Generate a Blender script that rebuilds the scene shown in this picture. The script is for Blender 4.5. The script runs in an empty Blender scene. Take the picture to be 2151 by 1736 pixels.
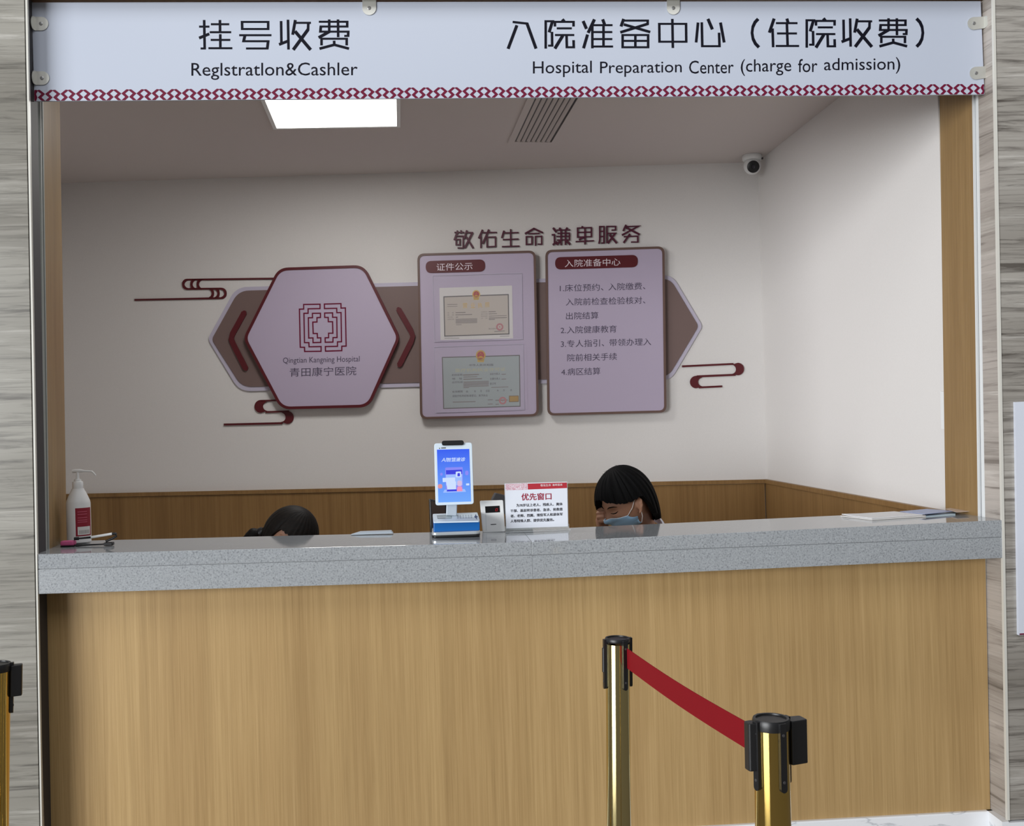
import bpy, bmesh, math, random
from mathutils import Vector, Matrix
random.seed(7)
S = bpy.context.scene
COL = S.collection

# ------------------------------------------------------------------ camera
CX, CY, F = 1075.5, 868.0, 2200.0            # image 2151 x 1736
CAM = Vector((0.0, -3.45, 1.5158))
_y = Vector(((924-CX)/F, (884-CY)/F, 1)).normalized()
_x = Vector(((33135-CX)/F, (-47-CY)/F, 1)).normalized()
_x = (_x - _x.dot(_y)*_y).normalized()
_z = _x.cross(_y)
def ray(px, py):
    d = Vector(((px-CX)/F, (py-CY)/F, 1))
    return Vector((d.dot(_x), d.dot(_y), d.dot(_z)))
cam_data = bpy.data.cameras.new('camera')
cam = bpy.data.objects.new('camera', cam_data); COL.objects.link(cam)
cam_data.sensor_width = 36; cam_data.lens = F/2151*36
cam_data.clip_start = 0.05
M3 = Matrix(((_x.x, -_x.y, -_x.z), (_y.x, -_y.y, -_y.z), (_z.x, -_z.y, -_z.z)))
cam.matrix_world = Matrix.Translation(CAM) @ M3.to_4x4()
S.camera = cam

# ------------------------------------------------------------------ world, lights, exposure
S.view_settings.view_transform = 'Standard'
S.view_settings.look = 'None'
S.view_settings.gamma = 1
S.view_settings.use_curve_mapping = False
S.view_settings.exposure = 0.0
w = bpy.data.worlds.new('world'); S.world = w; w.use_nodes = True
bg = w.node_tree.nodes['Background']
bg.inputs[0].default_value = (0.96, 0.98, 1.0, 1); bg.inputs[1].default_value = 0.21
def area(name, loc, aim, sx, sy, power, col):
    l = bpy.data.lights.new(name, 'AREA'); l.shape = 'RECTANGLE'; l.size = sx; l.size_y = sy
    l.energy = power; l.color = col
    o = bpy.data.objects.new(name, l); COL.objects.link(o); o.location = loc
    o.rotation_euler = (Vector(aim)-Vector(loc)).to_track_quat('-Z', 'Y').to_euler()
    return o
area('lobby_window_light', (-13.0, -12.0, 2.6), (0.9, 0.3, 1.3), 11.0, 5.2, 3250, (0.965, 0.985, 1.0))
area('lobby_skylight', (0.3, -3.6, 5.2), (0.3, 0.2, 1.0), 5.0, 2.5, 85, (0.98, 0.99, 1.0))

# ------------------------------------------------------------------ materials
def lin(c): return tuple(((v/255)/12.92 if v/255 <= .04045 else ((v/255+.055)/1.055)**2.4) for v in c)+(1,)
MATS = {}
def mat(name, rgb, rough=.5, metal=0, **kw):
    if name in MATS: return MATS[name]
    m = bpy.data.materials.new(name); m.use_nodes = True
    p = m.node_tree.nodes['Principled BSDF']
    p.inputs['Base Color'].default_value = lin(rgb)
    p.inputs['Roughness'].default_value = rough; p.inputs['Metallic'].default_value = metal
    for k, v in kw.items():
        p.inputs[k.replace('_', ' ')].default_value = v
    MATS[name] = m
    return m
def nodes(m):
    nt = m.node_tree; return nt, nt.nodes, nt.links, nt.nodes['Principled BSDF']
def noise_col(m, scale, ramp, detail=6, rough=.6, coord='Object', dist=0.0, loc=(0,0,0)):
    nt, N, L, p = nodes(m)
    tc = N.new('ShaderNodeTexCoord'); mp = N.new('ShaderNodeMapping'); mp.inputs['Scale'].default_value = scale
    mp.inputs['Location'].default_value = loc
    nz = N.new('ShaderNodeTexNoise'); nz.inputs['Scale'].default_value = 1; nz.inputs['Detail'].default_value = detail
    nz.inputs['Roughness'].default_value = rough; nz.inputs['Distortion'].default_value = dist
    cr = N.new('ShaderNodeValToRGB')
    L.new(tc.outputs[coord], mp.inputs[0]); L.new(mp.outputs[0], nz.inputs['Vector']); L.new(nz.outputs['Fac'], cr.inputs[0])
    e = cr.color_ramp.elements
    while len(e) < len(ramp): e.new(.5)
    for i, (pos, c) in enumerate(ramp):
        e[i].position = pos; e[i].color = lin(c)
    return cr.outputs[0], nz.outputs['Fac']
def mix(m, a, b, fac, mode='MULTIPLY'):
    nt, N, L, p = nodes(m)
    x = N.new('ShaderNodeMix'); x.data_type = 'RGBA'; x.blend_type = mode
    if isinstance(fac, float): x.inputs[0].default_value = fac
    else: L.new(fac, x.inputs[0])
    L.new(a, x.inputs[6]); L.new(b, x.inputs[7])
    return x.outputs[2]
def setcol(m, c):
    nt, N, L, p = nodes(m); L.new(c, p.inputs['Base Color'])
def bump(m, fac, strength=.1, dist=.002):
    nt, N, L, p = nodes(m)
    b = N.new('ShaderNodeBump'); b.inputs['Strength'].default_value = strength; b.inputs['Distance'].default_value = dist
    L.new(fac, b.inputs['Height']); L.new(b.outputs[0], p.inputs['Normal'])

def wood_mat(name, a, b, c, rough=.42):
    m = mat(name, b, rough, Specular_IOR_Level=.35)
    c1, f1 = noise_col(m, (55, 55, .9), [(.3, a), (.5, b), (.72, c)], 7, .65)
    c2, f2 = noise_col(m, (7, 7, .25), [(.3, (236, 232, 228)), (.65, (255, 255, 255))], 3)
    c3, f3 = noise_col(m, (260, 260, 3.0), [(.35, (236, 233, 228)), (.6, (255, 255, 255))], 3)
    x = mix(m, c1, c2, 1.0); setcol(m, mix(m, x, c3, .8)); bump(m, f1, .04)
    return m
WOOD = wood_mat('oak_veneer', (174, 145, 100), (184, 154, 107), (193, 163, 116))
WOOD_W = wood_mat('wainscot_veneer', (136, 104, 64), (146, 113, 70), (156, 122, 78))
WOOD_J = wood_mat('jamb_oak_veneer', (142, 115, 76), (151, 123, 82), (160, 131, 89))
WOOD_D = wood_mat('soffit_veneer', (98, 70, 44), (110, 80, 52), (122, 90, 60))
def marble_mat(name, base, dark, light, streak=1.0):
    m = mat(name, base, .28, Specular_IOR_Level=.4)
    c1, f1 = noise_col(m, (1.5, 1.5, 27), [(.34, dark), (.46, base), (.56, base), (.68, light)], 9, .62, dist=.9)
    c2, f2 = noise_col(m, (3.0, 3.0, 95), [(.34, (150, 148, 145)), (.50, (255, 255, 255))], 6, .7, dist=.6)
    c3, f3 = noise_col(m, (.15, .15, 3.1), [(.35, (205, 203, 200)), (.6, (255, 255, 255))], 2)
    x = mix(m, c1, c2, .55*streak); setcol(m, mix(m, x, c3, 1.0))
    return m
MARB_L = marble_mat('grey_vein_marble', (153, 150, 142), (108, 105, 99), (180, 177, 170), .9)
MARB_R = marble_mat('dark_vein_marble', (168, 163, 156), (100, 94, 88), (200, 196, 190), 1.3)
MARB_RET = marble_mat('return_vein_marble', (182, 174, 167), (136, 128, 121), (205, 199, 192), .6)
WM = mat('white_marble', (232, 234, 238), .18)
_c, _f = noise_col(WM, (3.2, 3.2, 5.5), [(.0, (238, 240, 244)), (.53, (236, 238, 242)), (.555, (196, 199, 205)), (.575, (236, 238, 242))], 4, .55, dist=1.6)
setcol(WM, _c)
QZ = mat('speckled_quartz', (168, 172, 175), .07, Specular_IOR_Level=.75)
_c, _f = noise_col(QZ, (190, 190, 190), [(.34, (124, 127, 131)), (.44, (152, 156, 160)), (.6, (160, 164, 168)), (.72, (178, 182, 185))], 3, .6)
setcol(QZ, _c)
QZF = mat('speckled_quartz_edge', (168, 172, 175), .3, Specular_IOR_Level=.5)
setcol(QZF, noise_col(QZF, (190, 190, 190), [(.34, (124, 127, 131)), (.44, (152, 156, 160)), (.6, (160, 164, 168)), (.72, (178, 182, 185))], 3, .6)[0])
PAINT = mat('wall_paint', (222, 219, 217), .85)
_c, _f = noise_col(PAINT, (140, 140, 140), [(.3, (221, 218, 216)), (.7, (224, 221, 219))], 3); setcol(PAINT, _c)
CEIL = mat('ceiling_paint', (208, 200, 197), .9)
FLOOR = mat('room_floor', (206, 202, 197), .4)
SIGNW = mat('sign_white', (186, 193, 208), .32)
INK = mat('sign_ink', (9, 9, 24), .55, Specular_IOR_Level=.15)
CRIM = mat('crimson_print', (106, 16, 50), .5, Specular_IOR_Level=.2)
CREAM = mat('cream_trim', (212, 210, 202), .35)
DARKGAP = mat('dark_joint', (58, 56, 58), .6)
ALU = mat('aluminium', (205, 210, 212), .28, .85)
ALUW = mat('white_aluminium', (226, 229, 230), .35)
RUB = mat('gasket_rubber', (46, 48, 56), .6)
STEEL = mat('clip_steel', (206, 206, 200), .34, .55)
SCREW = mat('screw_metal', (150, 150, 150), .4, .8)
BRASS = mat('polished_brass', (206, 176, 100), .07, 1.0)
BRASS2 = mat('pale_brass', (206, 192, 140), .07, 1.0)
BLK = mat('black_plastic', (24, 24, 26), .38)
RED = mat('belt_red', (126, 8, 22), .75, Specular_IOR_Level=.2)
_c, _f = noise_col(RED, (600, 600, 900), [(.3, (118, 6, 20)), (.7, (134, 9, 24))], 2); setcol(RED, _c)
LILAC = mat('lilac_board', (182, 170, 192), .45)
LILB = mat('lilac_border', (190, 184, 202), .45)
TAUPE = mat('taupe_board', (116, 96, 92), .5)
TAUF = mat('taupe_frame', (104, 80, 72), .45)
MAROON = mat('maroon_paint', (86, 10, 22), .42)
MARTX = mat('maroon_letter', (80, 14, 44), .45)
BODYTX = mat('board_text', (70, 62, 84), .5)
PILLTX = mat('pill_text', (226, 214, 222), .5)
PAPER = mat('paper_white', (214, 211, 208), .7)
CERT1 = mat('certificate_cream', (188, 179, 168), .6)
CERT2 = mat('certificate_green', (158, 168, 168), .6)
CBORD = mat('certificate_border', (96, 92, 90), .6)
GREYTX = mat('faint_print', (128, 122, 118), .7)
DARKTX = mat('dark_print', (52, 52, 60), .7)
GOLD = mat('gold_foil', (220, 182, 84), .3, .6)
EMRED = mat('emblem_red', (168, 40, 32), .45)
SEAL = mat('seal_red', (182, 120, 122), .7)
CLEAR = mat('clear_sleeve', (235, 232, 245), .12, Alpha=.07)
ACRY = mat('clear_acrylic', (232, 238, 240), .08, Alpha=.25)
WPL = mat('white_plastic', (232, 233, 233), .35)
WPL2 = mat('cool_white_plastic', (214, 228, 240), .35)
GPL = mat('grey_plastic', (176, 186, 196), .4)
BLUE = mat('terminal_blue', (20, 98, 172), .3)
NAVY = mat('navy_print', (16, 60, 112), .5)
LCD = mat('lcd_grey', (142, 158, 164), .25)
CHROME = mat('base_chrome', (222, 228, 232), .2, .6)
BOTW = mat('bottle_white', (222, 222, 222), .4)
LABEL = mat('bottle_label', (136, 12, 38), .5)
PINK = mat('pink_rubber', (190, 82, 130), .55)
SKIN = mat('skin', (170, 126, 102), .55, Subsurface_Weight=.05)
HAIR = mat('black_hair', (8, 8, 9), .7, Specular_IOR_Level=.12)
_c, _f = noise_col(HAIR, (160, 160, 14), [(.3, (4, 4, 5)), (.7, (12, 11, 12))], 4); setcol(HAIR, _c); bump(HAIR, _f, .35, .003)
HAIR2 = mat('dark_brown_hair', (16, 12, 11), .62, Specular_IOR_Level=.18)
_c, _f = noise_col(HAIR2, (14, 160, 160), [(.3, (8, 7, 6)), (.7, (24, 17, 13))], 4); setcol(HAIR2, _c); bump(HAIR2, _f, .35, .003)
MASK = mat('mask_blue', (150, 190, 224), .7)
STRAP = mat('mask_strap', (228, 224, 222), .7)
COAT = mat('white_coat', (216, 216, 226), .8)
COAT2 = mat('pale_coat', (206, 208, 216), .8)
DBR = mat('monitor_brown_reflection', (52, 40, 32), .3)  # brown reflection on the black monitor, put into the panel colour
DGR = mat('dark_grey_plastic', (62, 60, 62), .5)
def emit(name, rgb, s=1.0):
    m = bpy.data.materials.new(name); m.use_nodes = True
    nt = m.node_tree; nt.nodes.clear()
    e = nt.nodes.new('ShaderNodeEmission'); o = nt.nodes.new('ShaderNodeOutputMaterial')
    e.inputs[0].default_value = lin(rgb); e.inputs[1].default_value = s
    nt.links.new(e.outputs[0], o.inputs[0]); return m
LAMP = emit('lamp_diffuser', (255, 253, 248), 3.0)
SCR = emit('screen_blue', (84, 124, 244), 1.0)
nt = SCR.node_tree; _tc = nt.nodes.new('ShaderNodeTexCoord'); _sp = nt.nodes.new('ShaderNodeSeparateXYZ'); _cr = nt.nodes.new('ShaderNodeValToRGB')
nt.links.new(_tc.outputs['Generated'], _sp.inputs[0]); nt.links.new(_sp.outputs[2], _cr.inputs[0])
_cr.color_ramp.elements[0].color = lin((116, 170, 252)); _cr.color_ramp.elements[1].color = lin((64, 100, 242))
_e = [n for n in nt.nodes if n.type == 'EMISSION'][0]; nt.links.new(_cr.outputs[0], _e.inputs[0])
SC = {k: emit('screen_'+k, c, 1.0) for k, c in dict(white=(206, 224, 255), pale=(160, 190, 255), indigo=(66, 72, 222), violet=(140, 140, 246), pink=(236, 150, 190), rose=(220, 150, 160), skin=(214, 190, 226)).items()}
LEDR = emit('led_red', (200, 40, 46), .6)

# ------------------------------------------------------------------ geometry helpers
ORG = {}
class B:
    def __init__(s): s.v = []; s.f = []
    def add(s, vs, fs):
        n = len(s.v); s.v += [Vector(v) for v in vs]; s.f += [tuple(i+n for i in f) for f in fs]; return s
    def hexa(s, a, b):                         # two quads (4 points each) joined
        return s.add(list(a)+list(b), [(0,1,2,3), (7,6,5,4), (0,4,5,1), (1,5,6,2), (2,6,7,3), (3,7,4,0)])
    def box(s, x0, x1, y0, y1, z0, z1):
        return s.hexa([(x0,y0,z0),(x1,y0,z0),(x1,y0,z1),(x0,y0,z1)], [(x0,y1,z0),(x1,y1,z0),(x1,y1,z1),(x0,y1,z1)])
    def prism(s, loop, back):
        n = len(loop)
        return s.add(list(loop)+list(back), [tuple(range(n)), tuple(range(2*n-1, n-1, -1))]+[(i, i+n, (i+1) % n+n, (i+1) % n) for i in range(n)])
    def tube(s, pts, rad, n=12, cap=True):
        pts = [Vector(p) for p in pts]
        rad = rad if isinstance(rad, (list, tuple)) else [rad]*len(pts)
        rings = []; u = None
        for i, p in enumerate(pts):
            t = ((pts[min(i+1, len(pts)-1)]-p).normalized()+(p-pts[max(i-1, 0)]).normalized())
            t = t.normalized() if t.length > 1e-6 else Vector((0,0,1))
            if u is None: u = t.orthogonal().normalized()
            u = (u-u.dot(t)*t).normalized(); v = t.cross(u)
            rings.append([p+rad[i]*(math.cos(2*math.pi*k/n)*u+math.sin(2*math.pi*k/n)*v) for k in range(n)])
        vs = [q for r in rings for q in r]
        fs = [(i*n+k, i*n+(k+1) % n, (i+1)*n+(k+1) % n, (i+1)*n+k) for i in range(len(pts)-1) for k in range(n)]
        if cap: fs += [tuple(range(n-1, -1, -1)), tuple((len(pts)-1)*n+k for k in range(n))]
        return s.add(vs, fs)
    def lathe(s, base, axis, prof, n=40):      # prof: (radius, height)
        return s.tube_prof(Vector(base), Vector(axis).normalized(), prof, n)
    def tube_prof(s, base, ax, prof, n):
        u = ax.orthogonal().normalized(); v = ax.cross(u); vs = []; m = len(prof)
        for r, h in prof:
            vs += [base+ax*h+r*(math.cos(2*math.pi*k/n)*u+math.sin(2*math.pi*k/n)*v) for k in range(n)]
        fs = [(i*n+k, i*n+(k+1) % n, (i+1)*n+(k+1) % n, (i+1)*n+k) for i in range(m-1) for k in range(n)]
        fs += [tuple(range(n-1, -1, -1)), tuple((m-1)*n+k for k in range(n))]
        return s.add(vs, fs)
    def ball(s, c, r, n=16, m=10, M=None):
        c = Vector(c); r = r if isinstance(r, (tuple, list)) else (r, r, r); vs = []
        for i in range(m+1):
            th = math.pi*i/m
            for k in range(n):
                a = 2*math.pi*k/n; q = Vector((r[0]*math.sin(th)*math.cos(a), r[1]*math.sin(th)*math.sin(a), r[2]*math.cos(th)))
                vs.append(c+(M @ q if M else q))
        fs = [(i*n+k, (i+1)*n+k, (i+1)*n+(k+1) % n, i*n+(k+1) % n) for i in range(m) for k in range(n)]
        return s.add(vs, fs)
    def caps(s, pts, rad):                     # capsule chain (for voxel bodies)
        pts = [Vector(p) for p in pts]; rad = rad if isinstance(rad, (list, tuple)) else [rad]*len(pts)
        for i in range(len(pts)-1): s.tube([pts[i], pts[i+1]], [rad[i], rad[i+1]], 14)
        for p, r in zip(pts, rad): s.ball(p, r, 14, 10)
        return s
def empty(name, loc, label=None, cat=None, group=None):
    o = bpy.data.objects.new(name, None); o.empty_display_size = .05; COL.objects.link(o); o.location = loc; ORG[o.name] = Vector(loc)
    tag(o, label, cat, group); return o
def tag(o, label=None, cat=None, group=None, kind=None):
    if label: o['label'] = label
    if cat: o['category'] = cat
    if group: o['group'] = group
    if kind: o['kind'] = kind
    return o
def obj(name, b, m, parent=None, smooth=False, fix=True, label=None, cat=None, group=None, kind=None):
    if parent is not None: og = ORG[parent.name]
    else:
        xs = [v.x for v in b.v]; ys = [v.y for v in b.v]; zs = [v.z for v in b.v]
        og = Vector(((min(xs)+max(xs))/2, (min(ys)+max(ys))/2, min(zs)))
    me = bpy.data.meshes.new(name); me.from_pydata([v-og for v in b.v], [], b.f)
    if fix:
        bm = bmesh.new(); bm.from_mesh(me); bmesh.ops.remove_doubles(bm, verts=bm.verts, dist=1e-6)
        bmesh.ops.recalc_face_normals(bm, faces=bm.faces); bm.to_mesh(me); bm.free()
    if smooth:
        me.polygons.foreach_set('use_smooth', [True]*len(me.polygons))
        try: me.set_sharp_from_angle(angle=math.radians(42))
        except Exception: pass
    me.materials.append(m)
    o = bpy.data.objects.new(name, me); COL.objects.link(o)
    if parent is not None: o.parent = parent
    else: o.location = og
    ORG[o.name] = og
    tag(o, label, cat, group, kind); return o
def struct(name, b, m, **k): return obj(name, b, m, kind='structure', **k)
def bevel(o, wd=.003, seg=2):
    md = o.modifiers.new('bevel', 'BEVEL'); md.width = wd; md.segments = seg; md.limit_method = 'ANGLE'; md.angle_limit = math.radians(40)
    return o

class Pl:                                      # a plane in the place; un() turns a photo point into a point on it
    def __init__(s, p, n): s.p = Vector(p); s.n = Vector(n).normalized()   # n points to the viewer side
    def un(s, px, py, off=0.0):
        d = ray(px, py); q = s.p+s.n*off; return CAM+d*((q-CAM).dot(s.n)/d.dot(s.n))
def YP(Y): return Pl((0, Y, 0), (0, -1, 0))
def at(px, py, Y): return YP(Y).un(px, py)
def atz(px, py, Z): return Pl((0, 0, Z), (0, 0, 1)).un(px, py)
def ext(b, pts, pl, o0, o1):
    fr = [pl.un(x, y, o1) for x, y in pts]; return b.prism(fr, [q-pl.n*(o1-o0) for q in fr])
def flat(b, pts, pl, off):
    return b.add([pl.un(x, y, off) for x, y in pts], [tuple(range(len(pts)))])
def ring(b, outer, inner, pl, o0, o1):
    n = len(outer); a = [pl.un(*q, o1) for q in outer]; c = [pl.un(*q, o1) for q in inner]
    a2 = [q-pl.n*(o1-o0) for q in a]; c2 = [q-pl.n*(o1-o0) for q in c]
    fs = []
    for i in range(n):
        j = (i+1) % n
        fs += [(i, j, n+j, n+i), (2*n+i, 3*n+i, 3*n+j, 2*n+j), (i, 2*n+i, 2*n+j, j), (n+i, n+j, 3*n+j, 3*n+i)]
    return b.add(a+c+a2+c2, fs)
def rounded(poly, r, n=7):
    out = []; m = len(poly)
    for i in range(m):
        p = Vector(poly[i]); a = (Vector(poly[i-1])-p); c = (Vector(poly[(i+1) % m])-p)
        rr = r[i] if isinstance(r, (list, tuple)) else r
        la, lc = a.length, c.length; a.normalize(); c.normalize()
        ang = a.angle(c); t = min(rr/math.tan(ang/2), la*.49, lc*.49)
        p0, p1 = p+a*t, p+c*t
        for k in range(n+1):
            u = k/n; q = p0*(1-u)**2*1+p*2*u*(1-u)+p1*u*u
            out.append((q.x, q.y))
    return out
def inset(poly, d):
    m = len(poly); out = []
    ar = sum(poly[i][0]*poly[(i+1) % m][1]-poly[(i+1) % m][0]*poly[i][1] for i in range(m))
    sg = 1 if ar > 0 else -1
    for i in range(m):
        p = Vector(poly[i]); a = (p-Vector(poly[i-1])).normalized(); c = (Vector(poly[(i+1) % m])-p).normalized()
        na = Vector((-a.y, a.x))*sg; nc = Vector((-c.y, c.x))*sg; bis = (na+nc).normalized()
        out.append(tuple(p+bis*d/max(.3, bis.dot(na))))
    return out
def quad4(q):                                  # TL, TR, BR, BL -> bilinear map
    a, b_, c, d = [Vector(p) for p in q]
    return lambda u, v: tuple((a*(1-u)+b_*u)*(1-v)+(d*(1-u)+c*u)*v)
_tx = {}
def text_mesh(st):
    if st in _tx: return _tx[st]
    cu = bpy.data.curves.new('lettering', 'FONT'); cu.body = st; cu.size = 1; cu.resolution_u = 3
    o = bpy.data.objects.new('lettering', cu); COL.objects.link(o)
    me = bpy.data.meshes.new_from_object(o.evaluated_get(bpy.context.evaluated_depsgraph_get()))
    vs = [(v.co.x, v.co.y) for v in me.vertices]; fs = [tuple(p.vertices) for p in me.polygons]
    bpy.data.objects.remove(o); bpy.data.curves.remove(cu); bpy.data.meshes.remove(me)
    _tx[st] = (vs, fs); return vs, fs
def text(b, st, q, pl, off, slant=0):
    vs, fs = text_mesh(st)
    if not vs: return b
    x0 = min(v[0] for v in vs); x1 = max(v[0] for v in vs); y0 = min(v[1] for v in vs); y1 = max(v[1] for v in vs)
    m = quad4(q); pts = []
    for x, y in vs:
        u, v = (x-x0)/(x1-x0), (y1-y)/(y1-y0); X, Y = m(u, v); pts.append(pl.un(X+slant*(.5-v), Y, off))
    return b.add(pts, fs)
def line_q(x0, y0, x1, y1, h): return [(x0, y0-h/2), (x1, y1-h/2), (x1, y1+h/2), (x0, y0+h/2)]
def strokes(b, polys, T, pl, off, wh, wv, depth=0):
    for si, poly in enumerate(polys):
        if si: off += .00003
        P = [Vector(T(*p)) for p in poly]; closed = (P[0]-P[-1]).length < .01 and len(P) > 3
        if closed: P = P[:-1]
        n = len(P)
        def seg(i):
            d = (P[(i+1) % n]-P[i]).normalized(); return d, (wh*abs(d.x)+wv*abs(d.y))/2
        Lp, Rp = [], []
        for i in range(n):
            if closed or 0 < i < n-1:
                d0, w0 = seg((i-1) % n); d1, w1 = seg(i)
                n0, n1 = Vector((-d0.y, d0.x)), Vector((-d1.y, d1.x)); cr = d0.x*d1.y-d0.y*d1.x
                if abs(cr) < .12: o = (n0*w0+n1*w1)/2
                else:                          # intersect the two offset lines
                    a, c = n0*w0, n1*w1; t = ((c-a).x*d1.y-(c-a).y*d1.x)/cr; o = a+d0*t
                    if o.length > 3*max(w0, w1): o = o.normalized()*3*max(w0, w1)
            else:
                d, wd = seg(0 if i == 0 else n-2); o = Vector((-d.y, d.x))*wd
            Lp.append(P[i]+o); Rp.append(P[i]-o)
        m = n if closed else n-1
        A = [pl.un(*q, off+depth) for q in Lp]; C = [pl.un(*q, off+depth) for q in Rp]
        if depth == 0:
            b.add(A+C, [(i, (i+1) % n, n+(i+1) % n, n+i) for i in range(m)])
        else:
            A2 = [q-pl.n*depth for q in A]; C2 = [q-pl.n*depth for q in C]; fs = []
            for i in range(m):
                j = (i+1) % n
                fs += [(i, j, n+j, n+i), (2*n+i, 3*n+i, 3*n+j, 2*n+j), (i, 2*n+i, 2*n+j, j), (n+i, n+j, 3*n+j, 3*n+i)]
            if not closed: fs += [(0, n, 3*n, 2*n), (n-1, 3*n-1, 4*n-1, 2*n-1)]
            b.add(A+C+A2+C2, fs)
    return b
def crop(ox, oy, s): return lambda x, y: (ox+x/s, oy+y/s)
def circ(cx, cy, rx, ry, n=28, a0=0, a1=2*math.pi):
    return [(cx+rx*math.cos(a0+(a1-a0)*k/n), cy+ry*math.sin(a0+(a1-a0)*k/n)) for k in range(n if abs(a1-a0) > 6.2 else n+1)]
def vline(p0, p1, Y, z0, z1):                  # an upright edge seen through two photo points, at depth Y
    a, c = at(*p0, Y), at(*p1, Y); d = c-a
    return a+d*((z0-a.z)/d.z), a+d*((z1-a.z)/d.z)

# ------------------------------------------------------------------ counter top surface
Y0 = YP(0.0)
CT = [Y0.un(78.7, 1165), Y0.un(1117, 1139.5), Y0.un(2105.8, 1093)]
CM = [Y0.un(92, 1196), Y0.un(1117, 1167), Y0.un(2104, 1129)]
CBt = [Y0.un(80.3, 1248.2), Y0.un(1117, 1217), Y0.un(2104, 1172.5)]
def ztop(x):
    i = 0 if x < CT[1].x else 1; a, c = CT[i], CT[i+1]; return a.z+(c.z-a.z)*(x-a.x)/(c.x-a.x)
def onc(px, py, h=0.0):
    z = 1.1
    for _ in range(12):
        p = atz(px, py, z+h); z = ztop(p.x)
    return p
ZT = 3.05                                      # height to which the opening is built
ZS = at(66.5, 4.2, .06).z+.004                 # underside of the lintel

# ------------------------------------------------------------------ room shell
LFRONT = ((53, 0), (85, 1736)); LIN = ((57.2, 0), (88.2, 1736)); LRET = ((72.3, 220), (104, 1690))
RFRONT = ((2090.3, 0), (2121.5, 1720)); RIN = ((2086, 0), (2116, 1720)); RRET = ((2055, 205), (2079.5, 1700))
BZ = .1
def wallq(lineA, Ya, x, z0, z1, thick):
    a0, a1 = vline(*lineA, Ya, z0, z1)
    b = B(); b.hexa([a0, (x, 0, z0), (x, 0, z1), a1], [a0+Vector((0, thick, 0)), (x, thick, z0), (x, thick, z1), a1+Vector((0, thick, 0))]); return b
struct('wall_left_lobby', wallq(((50.3, 0), (82.3, 1736)), 0, -3.2, BZ, 3.4, .1), MARB_L)
struct('wall_right_lobby', wallq(RFRONT, 0, 4.2, BZ, 3.4, .1), MARB_R)
def strip(name, la, Ya, lb, Yb, z0, z1, m, dx, off=0):
    a0, a1 = vline(*la, Ya, z0, z1); c0, c1 = vline(*lb, Yb, z0, z1); t = Vector((dx, 0, 0))
    b = B(); b.hexa([a0, c0, c1, a1], [a0+t, c0+t, c1+t, a1+t]); return struct(name, b, m)
b = B(); a0, a1 = vline((50.3, 0), (82.3, 1736), .006, BZ, ZT); c0, c1 = vline(*LFRONT, .006, BZ, ZT); t = Vector((0, .09, 0))
b.hexa([a0, c0, c1, a1], [a0+t, c0+t, c1+t, a1+t]); struct('trim_1', b, DARKGAP)
b = B(); a0, a1 = vline(*LFRONT, -.003, BZ, ZT); c0, c1 = vline(*LIN, -.003, BZ, ZT); t = Vector((0, .012, 0))
b.hexa([a0, c0, c1, a1], [a0+t, c0+t, c1+t, a1+t]); struct('trim_2', b, CREAM)
b = B(); a0, a1 = vline(*RIN, -.003, BZ, ZT); c0, c1 = vline(*RFRONT, -.003, BZ, ZT)
b.hexa([a0, c0, c1, a1], [a0+t, c0+t, c1+t, a1+t]); struct('trim_3', b, CREAM)
strip('wall_left_return', LIN, .009, LRET, .105, BZ, ZT, MARB_RET, -.03)
strip('wall_right_return', RIN, .009, RRET, .105, BZ, ZT, MARB_RET, .03)
# shutter guide channels and timber jambs
ZC = 1.126
def chan(name, xs, ys, ms, dx, side):
    # xs: list of photo lines from outside to inside, ys their depths
    root = empty(name, vline(*xs[0], ys[0], ZC, ZT)[0], 'slim metal guide channel with dark slot up the %s side of the opening' % side, 'guide channel', 'guide channels beside the opening')
    for i, (nm, m) in enumerate(ms):
        a0, a1 = vline(*xs[i], ys[i], ZC-.01, ZS); c0, c1 = vline(*xs[i+1], ys[i+1], ZC-.01, ZS); t = Vector((dx, 0, 0))
        if nm == 'slot': a0, a1, c0, c1 = [q+t*.5 for q in (a0, a1, c0, c1)]
        bb = B(); bb.hexa([a0, c0, c1, a1], [a0+t, c0+t, c1+t, a1+t]); obj(nm, bb, m, root)
    return root
chan('guide_channel', [LRET, ((86.5, 220), (99.8, 1150)), ((89, 220), (101.8, 1150)), ((91, 220), (104, 1150))], [.105, .125, .138, .15],
     [('outer_flange', mat('grey_channel', (150, 154, 150), .45)), ('slot', RUB), ('inner_flange', mat('grey_channel', (150, 154, 150), .45))], -.012, 'left')
chan('guide_channel', [RRET, ((2052, 400), (2062.3, 1085)), ((2048, 400), (2058, 1085)), ((2044.5, 400), (2054, 1085))], [.105, .125, .138, .152],
     [('outer_flange', ALUW), ('slot', RUB), ('inner_flange', ALUW)], .012, 'right')
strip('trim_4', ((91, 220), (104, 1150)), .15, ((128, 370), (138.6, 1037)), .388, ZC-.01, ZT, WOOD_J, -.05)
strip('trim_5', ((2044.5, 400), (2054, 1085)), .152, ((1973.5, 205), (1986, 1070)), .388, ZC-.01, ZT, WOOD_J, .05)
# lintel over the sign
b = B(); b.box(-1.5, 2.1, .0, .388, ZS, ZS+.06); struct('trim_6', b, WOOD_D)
b = B(); b.box(-3.2, 4.2, .0, .1, ZS+.06, 3.9); struct('wall_above_opening', b, MARB_L)
b = B(); b.box(-2.6, 2.3, .1, .388, ZS+.06, 3.4); struct('wall_front_inner', b, PAINT)
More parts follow.
